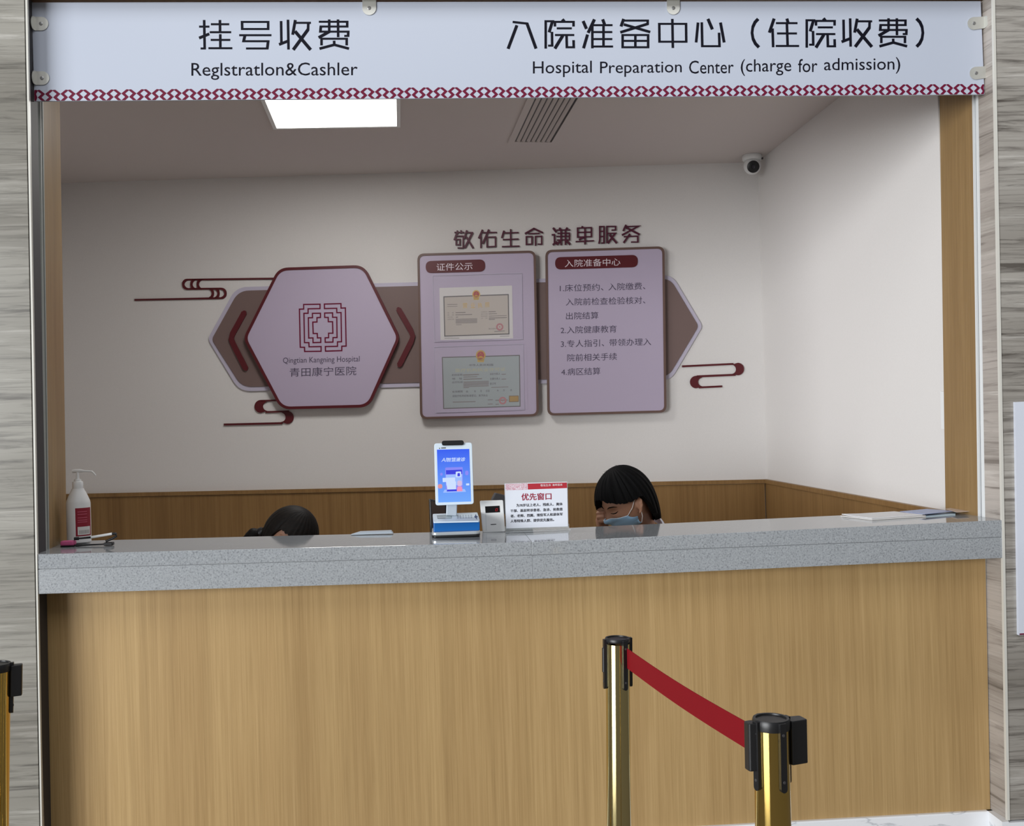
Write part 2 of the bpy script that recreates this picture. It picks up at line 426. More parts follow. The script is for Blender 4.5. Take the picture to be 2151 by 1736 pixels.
# back room
BW = Pl((1.9, 2.56, 0), (-.075, -1, 0))
bx0, bx1 = -2.35, 1.93
def bwy(x): return 2.56-(x-1.9)*.075
ZCE = BW.un(1602, 340).z
b = B(); b.hexa([(bx0, bwy(bx0), 0), (bx1, bwy(bx1), 0), (bx1, bwy(bx1), 3.2), (bx0, bwy(bx0), 3.2)], [(bx0, bwy(bx0)+.1, 0), (bx1, bwy(bx1)+.1, 0), (bx1, bwy(bx1)+.1, 3.2), (bx0, bwy(bx0)+.1, 3.2)])
struct('wall_back', b, PAINT)
cr = BW.un(1602.5, 700); XR1 = cr.x; YR1 = cr.y
XR0 = at(1984, 860, .388).x+.012
RW = Pl((XR1, YR1, 0), (-(YR1-.388), (XR1-XR0), 0))
b = B(); b.hexa([(XR0, .389, 0), (XR1, YR1, 0), (XR1, YR1, 3.2), (XR0, .389, 3.2)], [(XR0+.1, .389, 0), (XR1+.1, YR1, 0), (XR1+.1, YR1, 3.2), (XR0+.1, .389, 3.2)])
struct('wall_right', b, PAINT)
b = B(); b.box(-2.42, -2.32, .1, 3.0, 0, 3.2); struct('wall_left', b, PAINT)
b = B(); b.box(-2.4, -1.34, .1, .2, 0, 3.2); struct('wall_front_left_inner', b, PAINT)
# ceiling: level, its right edge follows the photographed wall line
b = B(); b.box(-2.4, 2.1, .388, 3.05, ZCE, ZCE+.08); struct('ceiling', b, CEIL)
b = B(); b.box(-2.5, 2.2, .15, 3.1, -.05, 0); struct('floor', b, FLOOR)
b = B(); b.box(-6, 7, -8, .15, -.05, 0); struct('floor_lobby', b, mat('lobby_floor', (138, 130, 119), .12))
# wainscot on the back and right walls
zw0 = BW.un(138.6, 1037.7).z; zw1 = BW.un(1605, 1007.2).z
pL, pR = Vector((bx0, bwy(bx0), 0)), Vector((XR1-.02, bwy(XR1-.02), 0))
nb = BW.n
def wains(name, A, Bp, za, zb, n, t, m, z0=(0, 0)):
    A, Bp = Vector(A), Vector(Bp); k = n*t; b = B()
    f = [A+k+Vector((0,0,z0[0])), Bp+k+Vector((0,0,z0[1])), Bp+k+Vector((0,0,zb)), A+k+Vector((0,0,za))]
    return struct(name, b.hexa(f, [q-k*.98 for q in f]), m)
sl = (zw1-zw0)/(1605-138.6)
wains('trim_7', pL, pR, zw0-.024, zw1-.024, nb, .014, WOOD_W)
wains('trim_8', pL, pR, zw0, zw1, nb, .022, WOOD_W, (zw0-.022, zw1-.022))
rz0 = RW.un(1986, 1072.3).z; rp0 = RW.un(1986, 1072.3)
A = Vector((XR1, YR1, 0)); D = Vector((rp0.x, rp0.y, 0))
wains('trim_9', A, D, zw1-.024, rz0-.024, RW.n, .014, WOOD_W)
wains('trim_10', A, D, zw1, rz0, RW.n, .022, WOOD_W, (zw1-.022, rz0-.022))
# skirting under the panel, round the right return
pw = Pl((0, .1, 0), (0, -1, 0))
b = B(); b.box(-1.42, 1.915, .085, .12, 0, .1); bevel(struct('baseboard_front', b, WM), .004)
e0 = vline(*RIN, 0, 0, BZ)[0].x
b = B(); b.hexa([(e0-.035, -.012, 0), (e0-.0, -.012, 0), (e0, -.012, BZ), (e0-.035+.012, -.012, BZ)], [(e0-.02, .1, 0), (e0+.02, .1, 0), (e0+.02, .1, BZ), (e0-.02, .1, BZ)])
struct('baseboard_return', b, WM)
b = B(); b.box(e0, 4.2, -.012, .05, 0, BZ-.004); struct('baseboard_right', b, WM)
b = B(); b.box(-3.2, vline(*LFRONT, 0, 0, BZ)[0].x, -.012, .05, 0, BZ-.004); struct('baseboard_left', b, WM)

# ------------------------------------------------------------------ counter
wl0, wl1 = vline((104, 1690), (96.5, 1260), .1, BZ, 1.03); wr0, wr1 = vline((2080, 1700), (2070.5, 1200), .1, BZ, 1.03)
b = B(); t = Vector((0, .03, 0))
b.hexa([wl0, wr0, wr1, wl1], [wl0+t, wr0+t, wr1+t, wl1+t])
obj('counter_front_panel', b, WOOD, label='tall plain oak veneer panel under the grey stone counter', cat='counter panel')
ct = empty('countertop', (CT[1].x, .18, CBt[1].z), 'long polished grey speckled stone countertop across the service opening', 'countertop')
BACK = .386
def slab(top, bot, y0, y1, i):
    b = B()
    a, c, d, e = top[i], top[i+1], bot[i+1], bot[i]
    fr = [Vector((q.x, y0, q.z)) for q in (e, d, c, a)]; bk = [Vector((q.x, y1, q.z)) for q in (e, d, c, a)]
    return b.hexa(fr, bk)
dz = Vector((0, 0, .0008))
for i in (0, 1):
    bb = B(); a, c, d, e = CT[i], CT[i+1], CM[i+1]+dz, CM[i]+dz
    g = .0006 if i == 0 else 0
    c = c-Vector((g, 0, 0)); d = Vector((c.x, 0, d.z)); e = Vector((a.x, 0, e.z))
    if i == 1: d = Vector((c.x, 0, d.z))
    fr = [e, d, c, a]; bk = [Vector((q.x, BACK, q.z)) for q in fr]
    # the back corners follow the inner jambs
    if i == 0:
        bk[0].x = bk[3].x = at(138, 1136, BACK).x-.03
    else:
        bk[1].x = bk[2].x = at(1988, 1075, BACK).x+.03
    bevel(obj('slab', bb.hexa(fr, bk), QZ, ct), .001, 2)
for i in (0, 1):
    bb = B(); a, c, d, e = CM[i]-dz, CM[i+1]-dz, CBt[i+1], CBt[i]
    g = .0006 if i == 0 else 0; xc = (CT[1].x-g) if i == 0 else CT[2].x-.001; xa = CT[0].x if i == 0 else CT[1].x
    fr = [Vector((xa, 0, e.z)), Vector((xc, 0, d.z)), Vector((xc, 0, c.z)), Vector((xa, 0, a.z))]
    obj('apron', bb.hexa(fr, [q+Vector((0, .098, 0)) for q in fr]), QZF, ct)
bb = B(); bb.hexa([Vector((CT[0].x+.004, .004, CM[0].z-.004)), Vector((CT[1].x, .004, CM[1].z-.004)), Vector((CT[1].x, .004, CM[1].z+.004)), Vector((CT[0].x+.004, .004, CM[0].z+.004))],
                 [Vector((CT[0].x+.004, .1, CM[0].z-.004)), Vector((CT[1].x, .1, CM[1].z-.004)), Vector((CT[1].x, .1, CM[1].z+.004)), Vector((CT[0].x+.004, .1, CM[0].z+.004))])
bb.hexa([Vector((CT[1].x, .004, CM[1].z-.004)), Vector((CT[2].x-.004, .004, CM[2].z-.004)), Vector((CT[2].x-.004, .004, CM[2].z+.004)), Vector((CT[1].x, .004, CM[1].z+.004))],
        [Vector((CT[1].x, .1, CM[1].z-.004)), Vector((CT[2].x-.004, .1, CM[2].z-.004)), Vector((CT[2].x-.004, .1, CM[2].z+.004)), Vector((CT[1].x, .1, CM[1].z+.004))])
obj('joint', bb, mat('stone_joint', (146, 149, 152), .5), ct)

# ------------------------------------------------------------------ hanging sign board
SG = YP(.062)
sign = empty('hanging_sign', SG.un(1065, 205), 'long white overhead board with black Chinese and English lettering above the counter', 'sign')
b = B(); sq = [(66.5, 5.2), (2060, 2.3), (2067.9, 198.4), (72.3, 212.6)]
ext(b, sq, SG, -.008, 0); obj('panel', b, SIGNW, sign)
T2, T3, T4 = crop(380, 20, 5.3775), crop(1040, 20, 4.481), crop(1500, 20, 4.481)
GUA = [[(205,193),(322,193)], [(262,118),(268,440),(222,440)], [(205,322),(320,275)], [(338,166),(545,166)], [(440,118),(442,256)], [(325,256),(567,256)], [(444,278),(445,437)], [(336,343),(557,343)], [(310,437),(580,437)]]
HAO = [[(690,140),(985,140),(985,220),(692,220),(690,140)], [(658,290),(1022,290)], [(722,295),(708,358),(985,358),(975,440),(735,440)]]
SHOU = [[(1131,130),(1135,380)], [(1108,395),(1212,355)], [(1209,115),(1215,452)], [(1292,118),(1262,285)], [(1295,150),(1468,150)], [(1438,155),(1436,225),(1268,455)], [(1288,245),(1465,455)]]
FEI = [[(1558,138),(1878,138),(1878,192),(1580,192),(1575,250),(1890,250),(1888,298),(1845,298)], [(1675,112),(1675,250),(1555,318)], [(1774,112),(1776,312)], [(1588,405),(1588,330),(1872,330),(1872,405)], [(1730,352),(1732,398)], [(1565,442),(1732,398),(1898,442)]]
RU = [[(165,117),(300,132),(385,368)], [(205,148),(122,370)]]
YUAN = [[(476,368),(476,110),(540,110),(508,215)], [(535,210),(537,340),(498,340)], [(632,92),(650,114)], [(563,160),(563,116),(738,116),(738,160)], [(580,177),(722,177)], [(563,240),(745,240)], [(637,245),(562,368)], [(672,245),(675,355),(740,355),(738,288)]]
ZHUN = [[(828,108),(860,182)], [(935,92),(875,220)], [(870,235),(832,365)], [(915,150),(915,365)], [(1012,92),(1030,140)], [(920,147),(1105,147)], [(920,212),(1103,212)], [(920,278),(1103,278)], [(920,348),(1110,348)], [(1020,150),(1020,348)]]
BEI = [[(1210,88),(1185,160)], [(1215,104),(1436,104),(1436,135),(1178,215)], [(1210,140),(1460,212)], [(1200,240),(1440,240),(1440,355),(1200,355),(1200,240)], [(1200,295),(1440,295)], [(1320,240),(1320,355)]]
ZHONG = [[(1545,135),(1797,135),(1799,303),(1547,303),(1545,135)], [(1668,88),(1673,362)]]
XIN = [[(1910,122),(1892,310)], [(1945,120),(1950,345),(2112,345),(2108,218)], [(2003,88),(2045,187)], [(2121,122),(2156,310)]]
ZHU = [[(565,85),(520,218)], [(550,178),(556,355)], [(685,85),(697,128)], [(582,128),(785,128)], [(592,225),(780,225)], [(685,130),(692,343)], [(580,343),(800,343)]]
LP = [[(415,88),(385,120),(364,165),(357,220),(366,275),(388,320),(422,356)]]
RP = [[(1905,85),(1938,120),(1958,165),(1965,220),(1957,275),(1936,318),(1906,350)]]
b = B()
for g in (GUA, HAO, SHOU, FEI): strokes(b, g, T2, SG, .0006, 4.3, 5.3)
obj('lettering', b, INK, sign, fix=False)
b = B()
for g in (RU, YUAN, ZHUN, BEI, ZHONG, XIN): strokes(b, g, T3, SG, .0006, 4.3, 5.3)
obj('lettering', b, INK, sign, fix=False)
b = B()
strokes(b, [[(x+396, y-9) for x, y in p] for p in YUAN], T4, SG, .0006, 4.3, 5.3)
strokes(b, [[(1218+(x-1131)*.8, 95+(y-130)*.79) for x, y in p] for p in SHOU], T4, SG, .0006, 4.3, 5.3)
strokes(b, [[(1548+(x-1555)*.784, 82+(y-112)*.80) for x, y in p] for p in FEI], T4, SG, .0006, 4.3, 5.3)
for g in (ZHU, LP, RP): strokes(b, g, T4, SG, .0006, 4.3, 5.3)
obj('lettering', b, INK, sign, fix=False)
b = B(); text(b, 'Reglstratlon&Cashler', [(402, 132), (751, 131), (751, 167), (402, 168)], SG, .0006); obj('lettering', b, INK, sign, fix=False)
b = B(); text(b, 'Hospital', [(1119.5, 129), (1243, 127.5), (1243, 161), (1119.5, 163)], SG, .0006); obj('lettering', b, INK, sign, fix=False)
b = B(); text(b, 'Preparation', [(1260.5, 129.5), (1432, 127.5), (1432, 160), (1260.5, 162)], SG, .0006); obj('lettering', b, INK, sign, fix=False)
b = B(); text(b, 'Center', [(1447.5, 127.5), (1541, 126.5), (1541, 154), (1447.5, 155)], SG, .0006); obj('lettering', b, INK, sign, fix=False)
b = B(); text(b, '(charge', [(1556, 124.5), (1662, 123), (1662, 158), (1556, 159.5)], SG, .0006); obj('lettering', b, INK, sign, fix=False)
b = B(); text(b, 'for', [(1676.5, 124), (1717, 123.5), (1717, 151.5), (1676.5, 152)], SG, .0006); obj('lettering', b, INK, sign, fix=False)
b = B(); text(b, 'admission)', [(1731, 122), (1891, 120), (1891, 154.5), (1731, 156)], SG, .0006); obj('lettering', b, INK, sign, fix=False)
# lattice border along the lower edge
b = B()
q0, q1 = SG.un(72.3, 212.0, .0006), SG.un(2067.9, 198.0, .0006); hB = (SG.un(72.3, 189, .0006)-SG.un(72.3, 212, .0006)).z
Lh = (q1-q0); NP = 66; per = Lh.length/NP; ex = Lh.normalized(); ph0 = (SG.un(94.8, 197, .0006)-q0).dot(ex)/per
def bp(u, v): return q0+ex*(u*per)+Vector((0, 0, hB*(1-v)))
bk_ = 0
def bar(u0, v0, u1, v1, t=.122):
    u0, u1 = max(0, min(NP, u0)), max(0, min(NP, u1))
    if abs(u0-u1) < .02: return
    global bk_; bk_ = (bk_+1) % 6; lift = Vector((0, -.00003*bk_, 0))
    b.add([lift+q for q in [bp(max(0, u0-t), v0), bp(min(NP, u0+t), v0), bp(min(NP, u1+t), v1), bp(max(0, u1-t), v1)]], [(0,1,2,3)])
for k in range(-1, NP+1):
    u = k+ph0
    bar(u+.125, .375, u+.42, .04); bar(u+.875, .375, u+.58, .04)          # upper chevrons
    bar(u+.125, .375, u+.365, .69); bar(u+.875, .375, u+.635, .69)
    bar(u+.365, .69, u+.12, 1.0); bar(u+.635, .69, u+.88, 1.0)
    for s_, e_ in ((.32, .47), (.53, .68)):
        a, c = max(0, min(NP, u+s_)), max(0, min(NP, u+e_))
        if c > a: b.add([q+Vector((0, -.00024, 0)) for q in (bp(a, 0), bp(c, 0), bp(c, .075), bp(a, .075))], [(0,1,2,3)])
obj('border_pattern', b, CRIM, sign, fix=False)
def clip(side, cx, cy, r, tilt=0):
    # rounded tab on the board, folded back onto the neighbouring return
    b = B(); n = 14
    if side == 'L': tab = [(cx-14, cy-r)]+circ(cx+1, cy, r, r, n, -math.pi/2, math.pi/2)+[(cx-14, cy+r)]
    if side == 'R': tab = [(cx+22, cy+r-3)]+circ(cx, cy, r, r, n, math.pi/2, 1.5*math.pi)+[(cx+22, cy-r-1)]
    if side == 'T': tab = [(cx-r, cy-16)]+circ(cx, cy, r, r, n, math.pi, 0)+[(cx+r, cy-16)]
    ext(b, tab, SG, .001, .0035)
    f0, f1 = SG.un(*tab[0], .0035), SG.un(*tab[-1], .0035)
    if side == 'T':
        z = ZS-.001; bx = [Vector((f0.x, f0.y, z)), Vector((f1.x, f1.y, z))]; k = Vector((0, -.028, 0)); th = Vector((0, 0, -.002))
    else:
        k = Vector(((-.004 if side == 'L' else .006), -.02, 0)); bx = [f0, f1]; th = Vector((.002 if side == 'L' else -.002, 0, 0))
    m0, m1 = bx
    arc = []
    for i in range(9):
        a = math.pi*i/8; mid = (m0+m1)/2; hw = (m1-m0)/2
        arc.append(mid-hw*math.cos(a)+k*(.35+.65*math.sin(a)))
    loop = [m0]+arc+[m1]
    b.prism(loop, [q+th for q in loop])
    c = obj('clip', b, STEEL, sign)
    s_ = B(); ctr = SG.un(cx, cy, .0035); s_.lathe(ctr, (0, -1, 0), [(.006, 0), (.006, .0012), (.004, .002), (.0018, .002), (.0016, .0008)], 18); obj('screw', s_, SCREW, c, smooth=True)
clip('L', 86, 49.5, 14.3); clip('L', 88, 164, 14.3); clip('R', 2046, 49, 13.3); clip('R', 2050.5, 153.5, 13.3)
clip('T', 775.5, 17, 14.5); clip('T', 1414.5, 17, 13.5)

# ------------------------------------------------------------------ ceiling fittings
CP = Pl((0, 0, ZCE), (0, 0, -1))
lt = empty('ceiling_light', atz(706, 240, ZCE), 'glowing square white light panel set into the back room ceiling', 'ceiling light')
f0, f1 = atz(579, 267.5, ZCE), atz(836, 263, ZCE)
dirn = (atz(555.5, 212, ZCE)-f0); dirn.z = 0; dirn = dirn.normalized(); wv = (f1-f0); L_ = wv.length
def cquad(m, z): 
    a, c = f0+wv.normalized()*m-dirn*-m, f1-wv.normalized()*m+dirn*m
    d, e = f1-wv.normalized()*m+dirn*(L_-m), f0+wv.normalized()*m+dirn*(L_-m)
    return [Vector((q.x, q.y, z)) for q in (a, c, d, e)]
b = B(); o_, i_ = cquad(-.012, ZCE-.008), cquad(.006, ZCE-.008)
fs = []
for i in range(4):
    j = (i+1) % 4; fs += [(i, j, 4+j, 4+i), (i, 8+i, 8+j, j), (4+i, 4+j, 12+j, 12+i)]
b.add(o_+i_+[q+Vector((0,0,.008)) for q in o_]+[q+Vector((0,0,.008)) for q in i_], fs); obj('frame', b, WPL, lt)
b = B(); b.prism(cquad(.006, ZCE-.006), [q+Vector((0,0,.004)) for q in cquad(.006, ZCE-.006)]); obj('diffuser', b, LAMP, lt)
_c4 = sum(cquad(.02, ZCE-.008), Vector())/4
_l = area('ceiling_light_glow', _c4, _c4+Vector((0, 0, -1)), L_-.05, L_-.05, 20, (1.0, .985, .96))
vent = empty('ceiling_vent', atz(1135, 255, ZCE), 'white louvred air vent with dark slots in the back room ceiling', 'vent')
v0, v1 = atz(1081, 296, ZCE), atz(1158.5, 297, ZCE); vd = ((atz(1122, 212, ZCE)-v0)+(atz(1209, 209, ZCE)-v1)); vd.z = 0; vd = vd.normalized(); vw = (v1-v0); VL = .9
def vq(u, l, z): q = v0+vw*u+vd*l; return Vector((q.x, q.y, z))
b = B(); m_ = .17
for (ua, ub, la, lb) in ((-m_, 0, -.03, VL), (1, 1+m_, -.03, VL), (0, 1, -.03, 0)):
    lo = [vq(ua, la, ZCE-.006), vq(ub, la, ZCE-.006), vq(ub, lb, ZCE-.006), vq(ua, lb, ZCE-.006)]; b.prism(lo, [q+Vector((0,0,.006)) for q in lo])
obj('frame', b, CEIL, vent)
b = B(); lo = [vq(0, 0, ZCE-.0008), vq(1, 0, ZCE-.0008), vq(1, VL, ZCE-.0008), vq(0, VL, ZCE-.0008)]; b.prism(lo, [q+Vector((0,0,.0007)) for q in lo]); obj('backing', b, BLK, vent)
for k in range(7):
    u0 = .045+k*.134; b = B()
    lo = [vq(u0, .003, ZCE-.002), vq(u0+.085, .003, ZCE-.009), vq(u0+.085, VL, ZCE-.009), vq(u0, VL, ZCE-.002)]; b.prism(lo, [q+Vector((0,0,.0015)) for q in lo]); obj('slat', b, CEIL, vent)
# security camera in the far corner
scp = at(1581, 372, 2.4); bc = Vector((scp.x, 2.4, ZCE))
sc = empty('security_camera', bc, 'white dome security camera with round black lens in the ceiling corner', 'security camera')
b = B(); b.lathe(bc, (0, 0, -1), [(.052, 0), (.055, .004), (.055, .024), (.05, .032), (.04, .034)], 36); obj('mount', b, WPL, sc, smooth=True)
bcen = bc+Vector((0, 0, -.062)); b = B(); b.ball(bcen, .049, 32, 20); obj('housing', b, WPL, sc, smooth=True)
ld = (Vector((at(1569, 372, 2.3)))-bcen).normalized(); ld = Vector((-.16, -.9, -.30)).normalized()
b = B(); b.lathe(bcen+ld*.036, ld, [(.034, 0), (.034, .010), (.030, .0125), (.012, .0125)], 32); h = obj('lens_hood', b, BLK, sc, smooth=True)
b = B(); b.lathe(bcen+ld*.048, ld, [(.013, 0), (.011, .004), (.004, .005)], 24); obj('lens', b, mat('lens_glass', (40, 38, 46), .1), sc, smooth=True)
b = B(); b.box(bcen.x+.045, bcen.x+.0555, bcen.y-.03, bcen.y-.018, ZCE-.03, ZCE-.02); obj('screw', b, DGR, sc)
# switch plate on the right wall
b = B(); sw = [(1974.8, 822.5), (1990, 824.5), (1992, 903), (1977, 901)]
ext(b, sw, RW, 0, .012); obj('light_switch', b, WPL, label='white switch plate on the right wall seen edge-on beside the timber jamb', cat='light switch')

# ------------------------------------------------------------------ wall display
arrow = empty('wall_panel', BW.un(955, 810, .0), 'long arrow-ended taupe backing panel with lilac edge behind the hexagon and boards', 'wall panel')
outer = [(436.4, 712.6), (496, 603.5), (1412, 578), (1476, 685.5), (1409, 799), (503, 822.5)]
inn = [(444.5, 713.5), (501, 611.2), (1408, 585.8), (1467.5, 685.5), (1404.5, 791), (508, 813.5)]
ro = [16, 42, 34, 16, 34, 42]
b = B(); ext(b, rounded(outer, ro, 8), BW, .002, .010); obj('edge', b, LILB, arrow)
b = B(); ext(b, rounded(inn, [14, 38, 30, 14, 30, 38], 8), BW, .0095, .014); obj('face', b, TAUPE, arrow)
for pts in ([(513, 656.6), (487.5, 703), (485.3, 712.6), (488.5, 721), (516, 775)], [(837, 649.5), (863.5, 696), (867, 706.6), (864.5, 716), (838.7, 767.6)]):
    b = B(); strokes(b, [pts], lambda x, y: (x, y), BW, .0135, 8.4, 8.4, .012)
    for e in (pts[0], pts[-1]): ext(b, circ(e[0], e[1], 4.2, 4.2, 18), BW, .0135, .02555)
    obj('chevron', b, MAROON, arrow, fix=False)
hx = empty('hexagon_board', BW.un(680, 858), 'lilac hexagonal board with maroon rim and square maze emblem', 'sign board')
ho = [(511, 711), (585, 562.8), (765, 556.8), (840.3, 709), (775, 856), (590, 860.6)]
hr = rounded(ho, [26, 34, 34, 26, 34, 34], 8); hi = rounded(inset(ho, 5.8), [22, 29, 29, 22, 29, 29], 8)
b = B(); ring(b, hr, hi, BW, .02, .046); obj('rim', b, MAROON, hx)
b = B(); ext(b, hi, BW, .02, .043); obj('face', b, LILAC, hx)
b = B(); ext(b, rounded(inset(ho, 22), 10, 3), BW, 0, .0215); obj('standoff', b, TAUPE, hx)
TL_ = crop(600, 620, 9.644)
E1 = [(697,187),(697,275),(455,280),(455,370),(370,372),(382,965),(470,965),(475,1050),(718,1045),(718,1140),(385,1145),(382,1060),(297,1060),(279,287),(365,285),(365,192),(697,187)]
E2 = [(705,370),(705,455),(635,460),(635,547),(550,550),(558,780),(640,780),(645,870),(712,868),(712,960),(555,965),(553,870),(468,872),(460,462),(545,460),(543,372),(705,370)]
E3 = [(785,184),(787,275),(1035,270),(1037,358),(1122,356),(1132,948),(1050,950),(1050,1040),(805,1045),(808,1138),(1138,1128),(1138,1038),(1226,1035),(1210,262),(1122,265),(1120,174),(785,184)]
E4 = [(790,366),(792,455),(862,455),(865,542),(950,542),(957,775),(870,775),(870,865),(800,868),(803,958),(958,954),(960,864),(1042,862),(1036,452),(952,452),(950,362),(790,366)]
b = B(); strokes(b, [E1, E2, E3, E4], TL_, BW, .0436, 2.7, 2.7); obj('emblem', b, CRIM, hx, fix=False)
b = B(); text(b, 'Qingtian Kangning Hospital', [(594.5, 751.5), (755.5, 748), (755.5, 763.5), (594.5, 767)], BW, .0436); obj('lettering', b, BODYTX, hx, fix=False)
b = B(); text(b, '青田康宁医院', [(608.5, 773.5), (748.5, 769.5), (748.5, 788.5), (608.5, 792)], BW, .0436); obj('lettering', b, BODYTX, hx, fix=False)
# cloud ornaments
C8, C2 = crop(260, 540, 3.361), crop(1140, 510, 4.568)
b = B()
def arcp(cx, cy, r, a0, a1, n=12, sx=1.0): return [(cx+sx*r*math.cos(math.radians(a0+(a1-a0)*k/n)), cy+r*math.sin(math.radians(a0+(a1-a0)*k/n))) for k in range(n+1)]
strokes(b, [[(1066,152),(455,160)]+arcp(452, 193, 33, 270, 90, 12)+[(680,223)]+arcp(684, 257, 33.5, -90, 90, 12)+[(75,303)]], C8, BW, 0, 3.6, 4.0, .008)
for cx, a in ((503, 0), (548, 0)): strokes(b, [[(cx-2,160)]+arcp(cx, 193, 33, 268, 92, 10, .8)], C8, BW, 0, 3, 4.2, .008)
for cx in (602, 642): strokes(b, [arcp(cx, 257, 33, -88, 88, 10, .8)], C8, BW, 0, 3, 4.2, .008)
obj('cloud_ornament', b, MAROON, fix=False, label='thin maroon outline cloud ornament with double arcs upper left of the hexagon', cat='wall ornament')
b = B()
strokes(b, [[(1083,1013),(965,1016)]], C8, BW, 0, 3.4, 3.4, .008)
def cres(T, oc, orad, ic, irad, left):
    a0, a1 = (270, 90) if left else (-90, 90)
    pts = arcp(*oc, orad, a0, a1, 14)+arcp(*ic, irad, a1, a0, 14)
    ext(b, [T(*p) for p in pts], BW, 0, .008)
cres(C8, (968, 1056), 46, (1012, 1056), 30, True)
strokes(b, [[(1000,1096),(1165,1090)]], C8, BW, 0, 3.6, 3.6, .008)
cres(C8, (1153, 1134), 46, (1110, 1133), 32, False)
strokes(b, [[(1120,1174),(706,1184)]], C8, BW, 0, 4.2, 4.2, .008)
obj('cloud_ornament', b, MAROON, fix=False, label='solid maroon cloud ornament below the lower left side of the hexagon', cat='wall ornament')
b = B()
strokes(b, [[(1338,1187),(1830,1164)]], C2, BW, 0, 3.8, 3.8, .008)
cres(C2, (1872, 1213), 60, (1812, 1216), 44, False)
strokes(b, [[(1480,1284),(1850,1268)]], C2, BW, 0, 4.2, 4.2, .008)
cres(C2, (1474, 1338), 60, (1532, 1337), 41, True)
strokes(b, [[(1500,1390),(1722,1379)]], C2, BW, 0, 3.8, 3.8, .008)
obj('cloud_ornament', b, MAROON, fix=False, label='solid maroon cloud ornament at lower right below the arrow tip', cat='wall ornament')
# raised title characters
W1, W2 = crop(940, 470, 10.243), crop(1150, 465, 10.243)
TITLE = [
 (W1, [[(148,187),(358,187)], [(210,145),(212,190)], [(290,140),(292,210)], [(210,190),(145,350)], [(195,268),(335,268),(335,520),(215,520)], [(185,335),(265,335),(265,450),(185,450),(185,335)], [(415,140),(395,205),(355,325)], [(405,190),(550,190)], [(535,190),(370,520)], [(405,285),(548,520)]]),
 (W1, [[(755,130),(670,315)], [(715,265),(718,520)], [(760,192),(1060,188)], [(890,125),(755,430)], [(850,290),(1030,285),(1032,490),(850,497),(850,290)]]),
 (W1, [[(1215,150),(1168,305)], [(1210,200),(1530,190)], [(1190,342),(1530,330)], [(1358,118),(1358,488)], [(1170,492),(1550,482)]]),
 (W1, [[(1668,215),(1860,105),(2050,195)], [(1740,215),(1980,208)], [(1695,278),(1815,275),(1815,440),(1695,445),(1695,278)], [(1893,470),(1893,275),(2025,270),(2025,440),(1940,440)]]),
 (W2, [[(120,140),(190,230)], [(90,290),(148,285),(150,478)], [(115,505),(205,440)], [(255,140),(285,185)], [(430,135),(395,185)], [(205,187),(490,185)], [(215,258),(470,252),(470,398),(205,402)], [(195,325),(490,320)], [(290,190),(292,510)], [(385,190),(385,505)], [(275,410),(200,505)], [(400,405),(485,500)]]),
 (W2, [[(755,105),(740,140)], [(648,145),(945,135),(945,330),(650,340),(648,145)], [(655,240),(940,230)], [(805,145),(808,495)], [(770,345),(680,395)], [(608,437),(1000,418)]]),
 (W2, [[(1108,480),(1125,400),(1125,112),(1215,112),(1215,465),(1160,468)], [(1130,215),(1210,213)], [(1130,328),(1210,325)], [(1280,470),(1280,110),(1465,108),(1465,185),(1380,190)], [(1290,260),(1460,255),(1300,472)], [(1335,285),(1490,468)]]),
 (W2, [[(1690,75),(1630,205)], [(1690,115),(1960,103),(1605,295)], [(1700,135),(1985,285)], [(1775,270),(1640,460)], [(1645,330),(1945,318),(1945,445),(1800,445)]])]
ords = ['leftmost raised maroon character of the wall title, above the certificate board', 'second raised maroon character from the left in the wall title', 'third raised maroon character from the left, five plain strokes', 'fourth raised maroon title character, roof-shaped top, just left of the gap', 'fifth raised maroon title character, dense strokes, just right of the gap', 'sixth raised maroon title character, third from the right end', 'seventh raised maroon title character, second from the right end', 'rightmost raised maroon character of the wall title']
for (T, g), lb in zip(TITLE, ords):
    b = B(); strokes(b, g, T, BW, 0, 2.5, 3.0, .012)
    obj('wall_character', b, MARTX, fix=False, label=lb, cat='raised letter', group='raised title characters on the back wall')
# two notice boards
def board(name, q, label):
    t = empty(name, BW.un((q[2][0]+q[3][0])/2, (q[2][1]+q[3][1])/2), label, 'notice board')
    o = rounded(q, 15, 7); i = rounded(inset(q, 4.8), 11, 7)
    b = B(); ring(b, o, i, BW, .02, .046); obj('frame', b, TAUF, t)
    b = B(); ext(b, i, BW, .02, .043); obj('face', b, LILAC, t)
    b = B(); ext(b, rounded(inset(q, 24), 8, 3), BW, 0, .0215); obj('standoff', b, TAUPE, t)
    return t
b1 = board('notice_board', [(876.4, 533), (1125.2, 526.3), (1131.9, 874.8), (882.5, 881.3)], 'lilac framed notice board holding two certificates in clear sleeves')
b2 = board('notice_board', [(1145.3, 525.3), (1395.9, 517.5), (1400.1, 867), (1149.8, 873.6)], 'lilac framed notice board with numbered list of text, right of the certificates')
def pill(t, q, st, tq):
    b = B(); ext(b, rounded(q, 12.5, 9), BW, .043, .0465); p = obj('title_pill', b, MAROON, t)
    b = B(); text(b, st, tq, BW, .047); obj('lettering', b, PILLTX, p, fix=False)
pill(b1, [(894, 548.7), (1019, 545), (1019.3, 570.6), (894.5, 574)], '证件公示', [(917, 553.8), (992.6, 551.4), (992.6, 567), (917, 569.4)])
pill(b2, [(1166, 540.7), (1339.6, 535.6), (1339.8, 561.4), (1166.3, 566.5)], '入院准备中心', [(1186.4, 546), (1303, 542.3), (1303, 558), (1186.4, 561.7)])
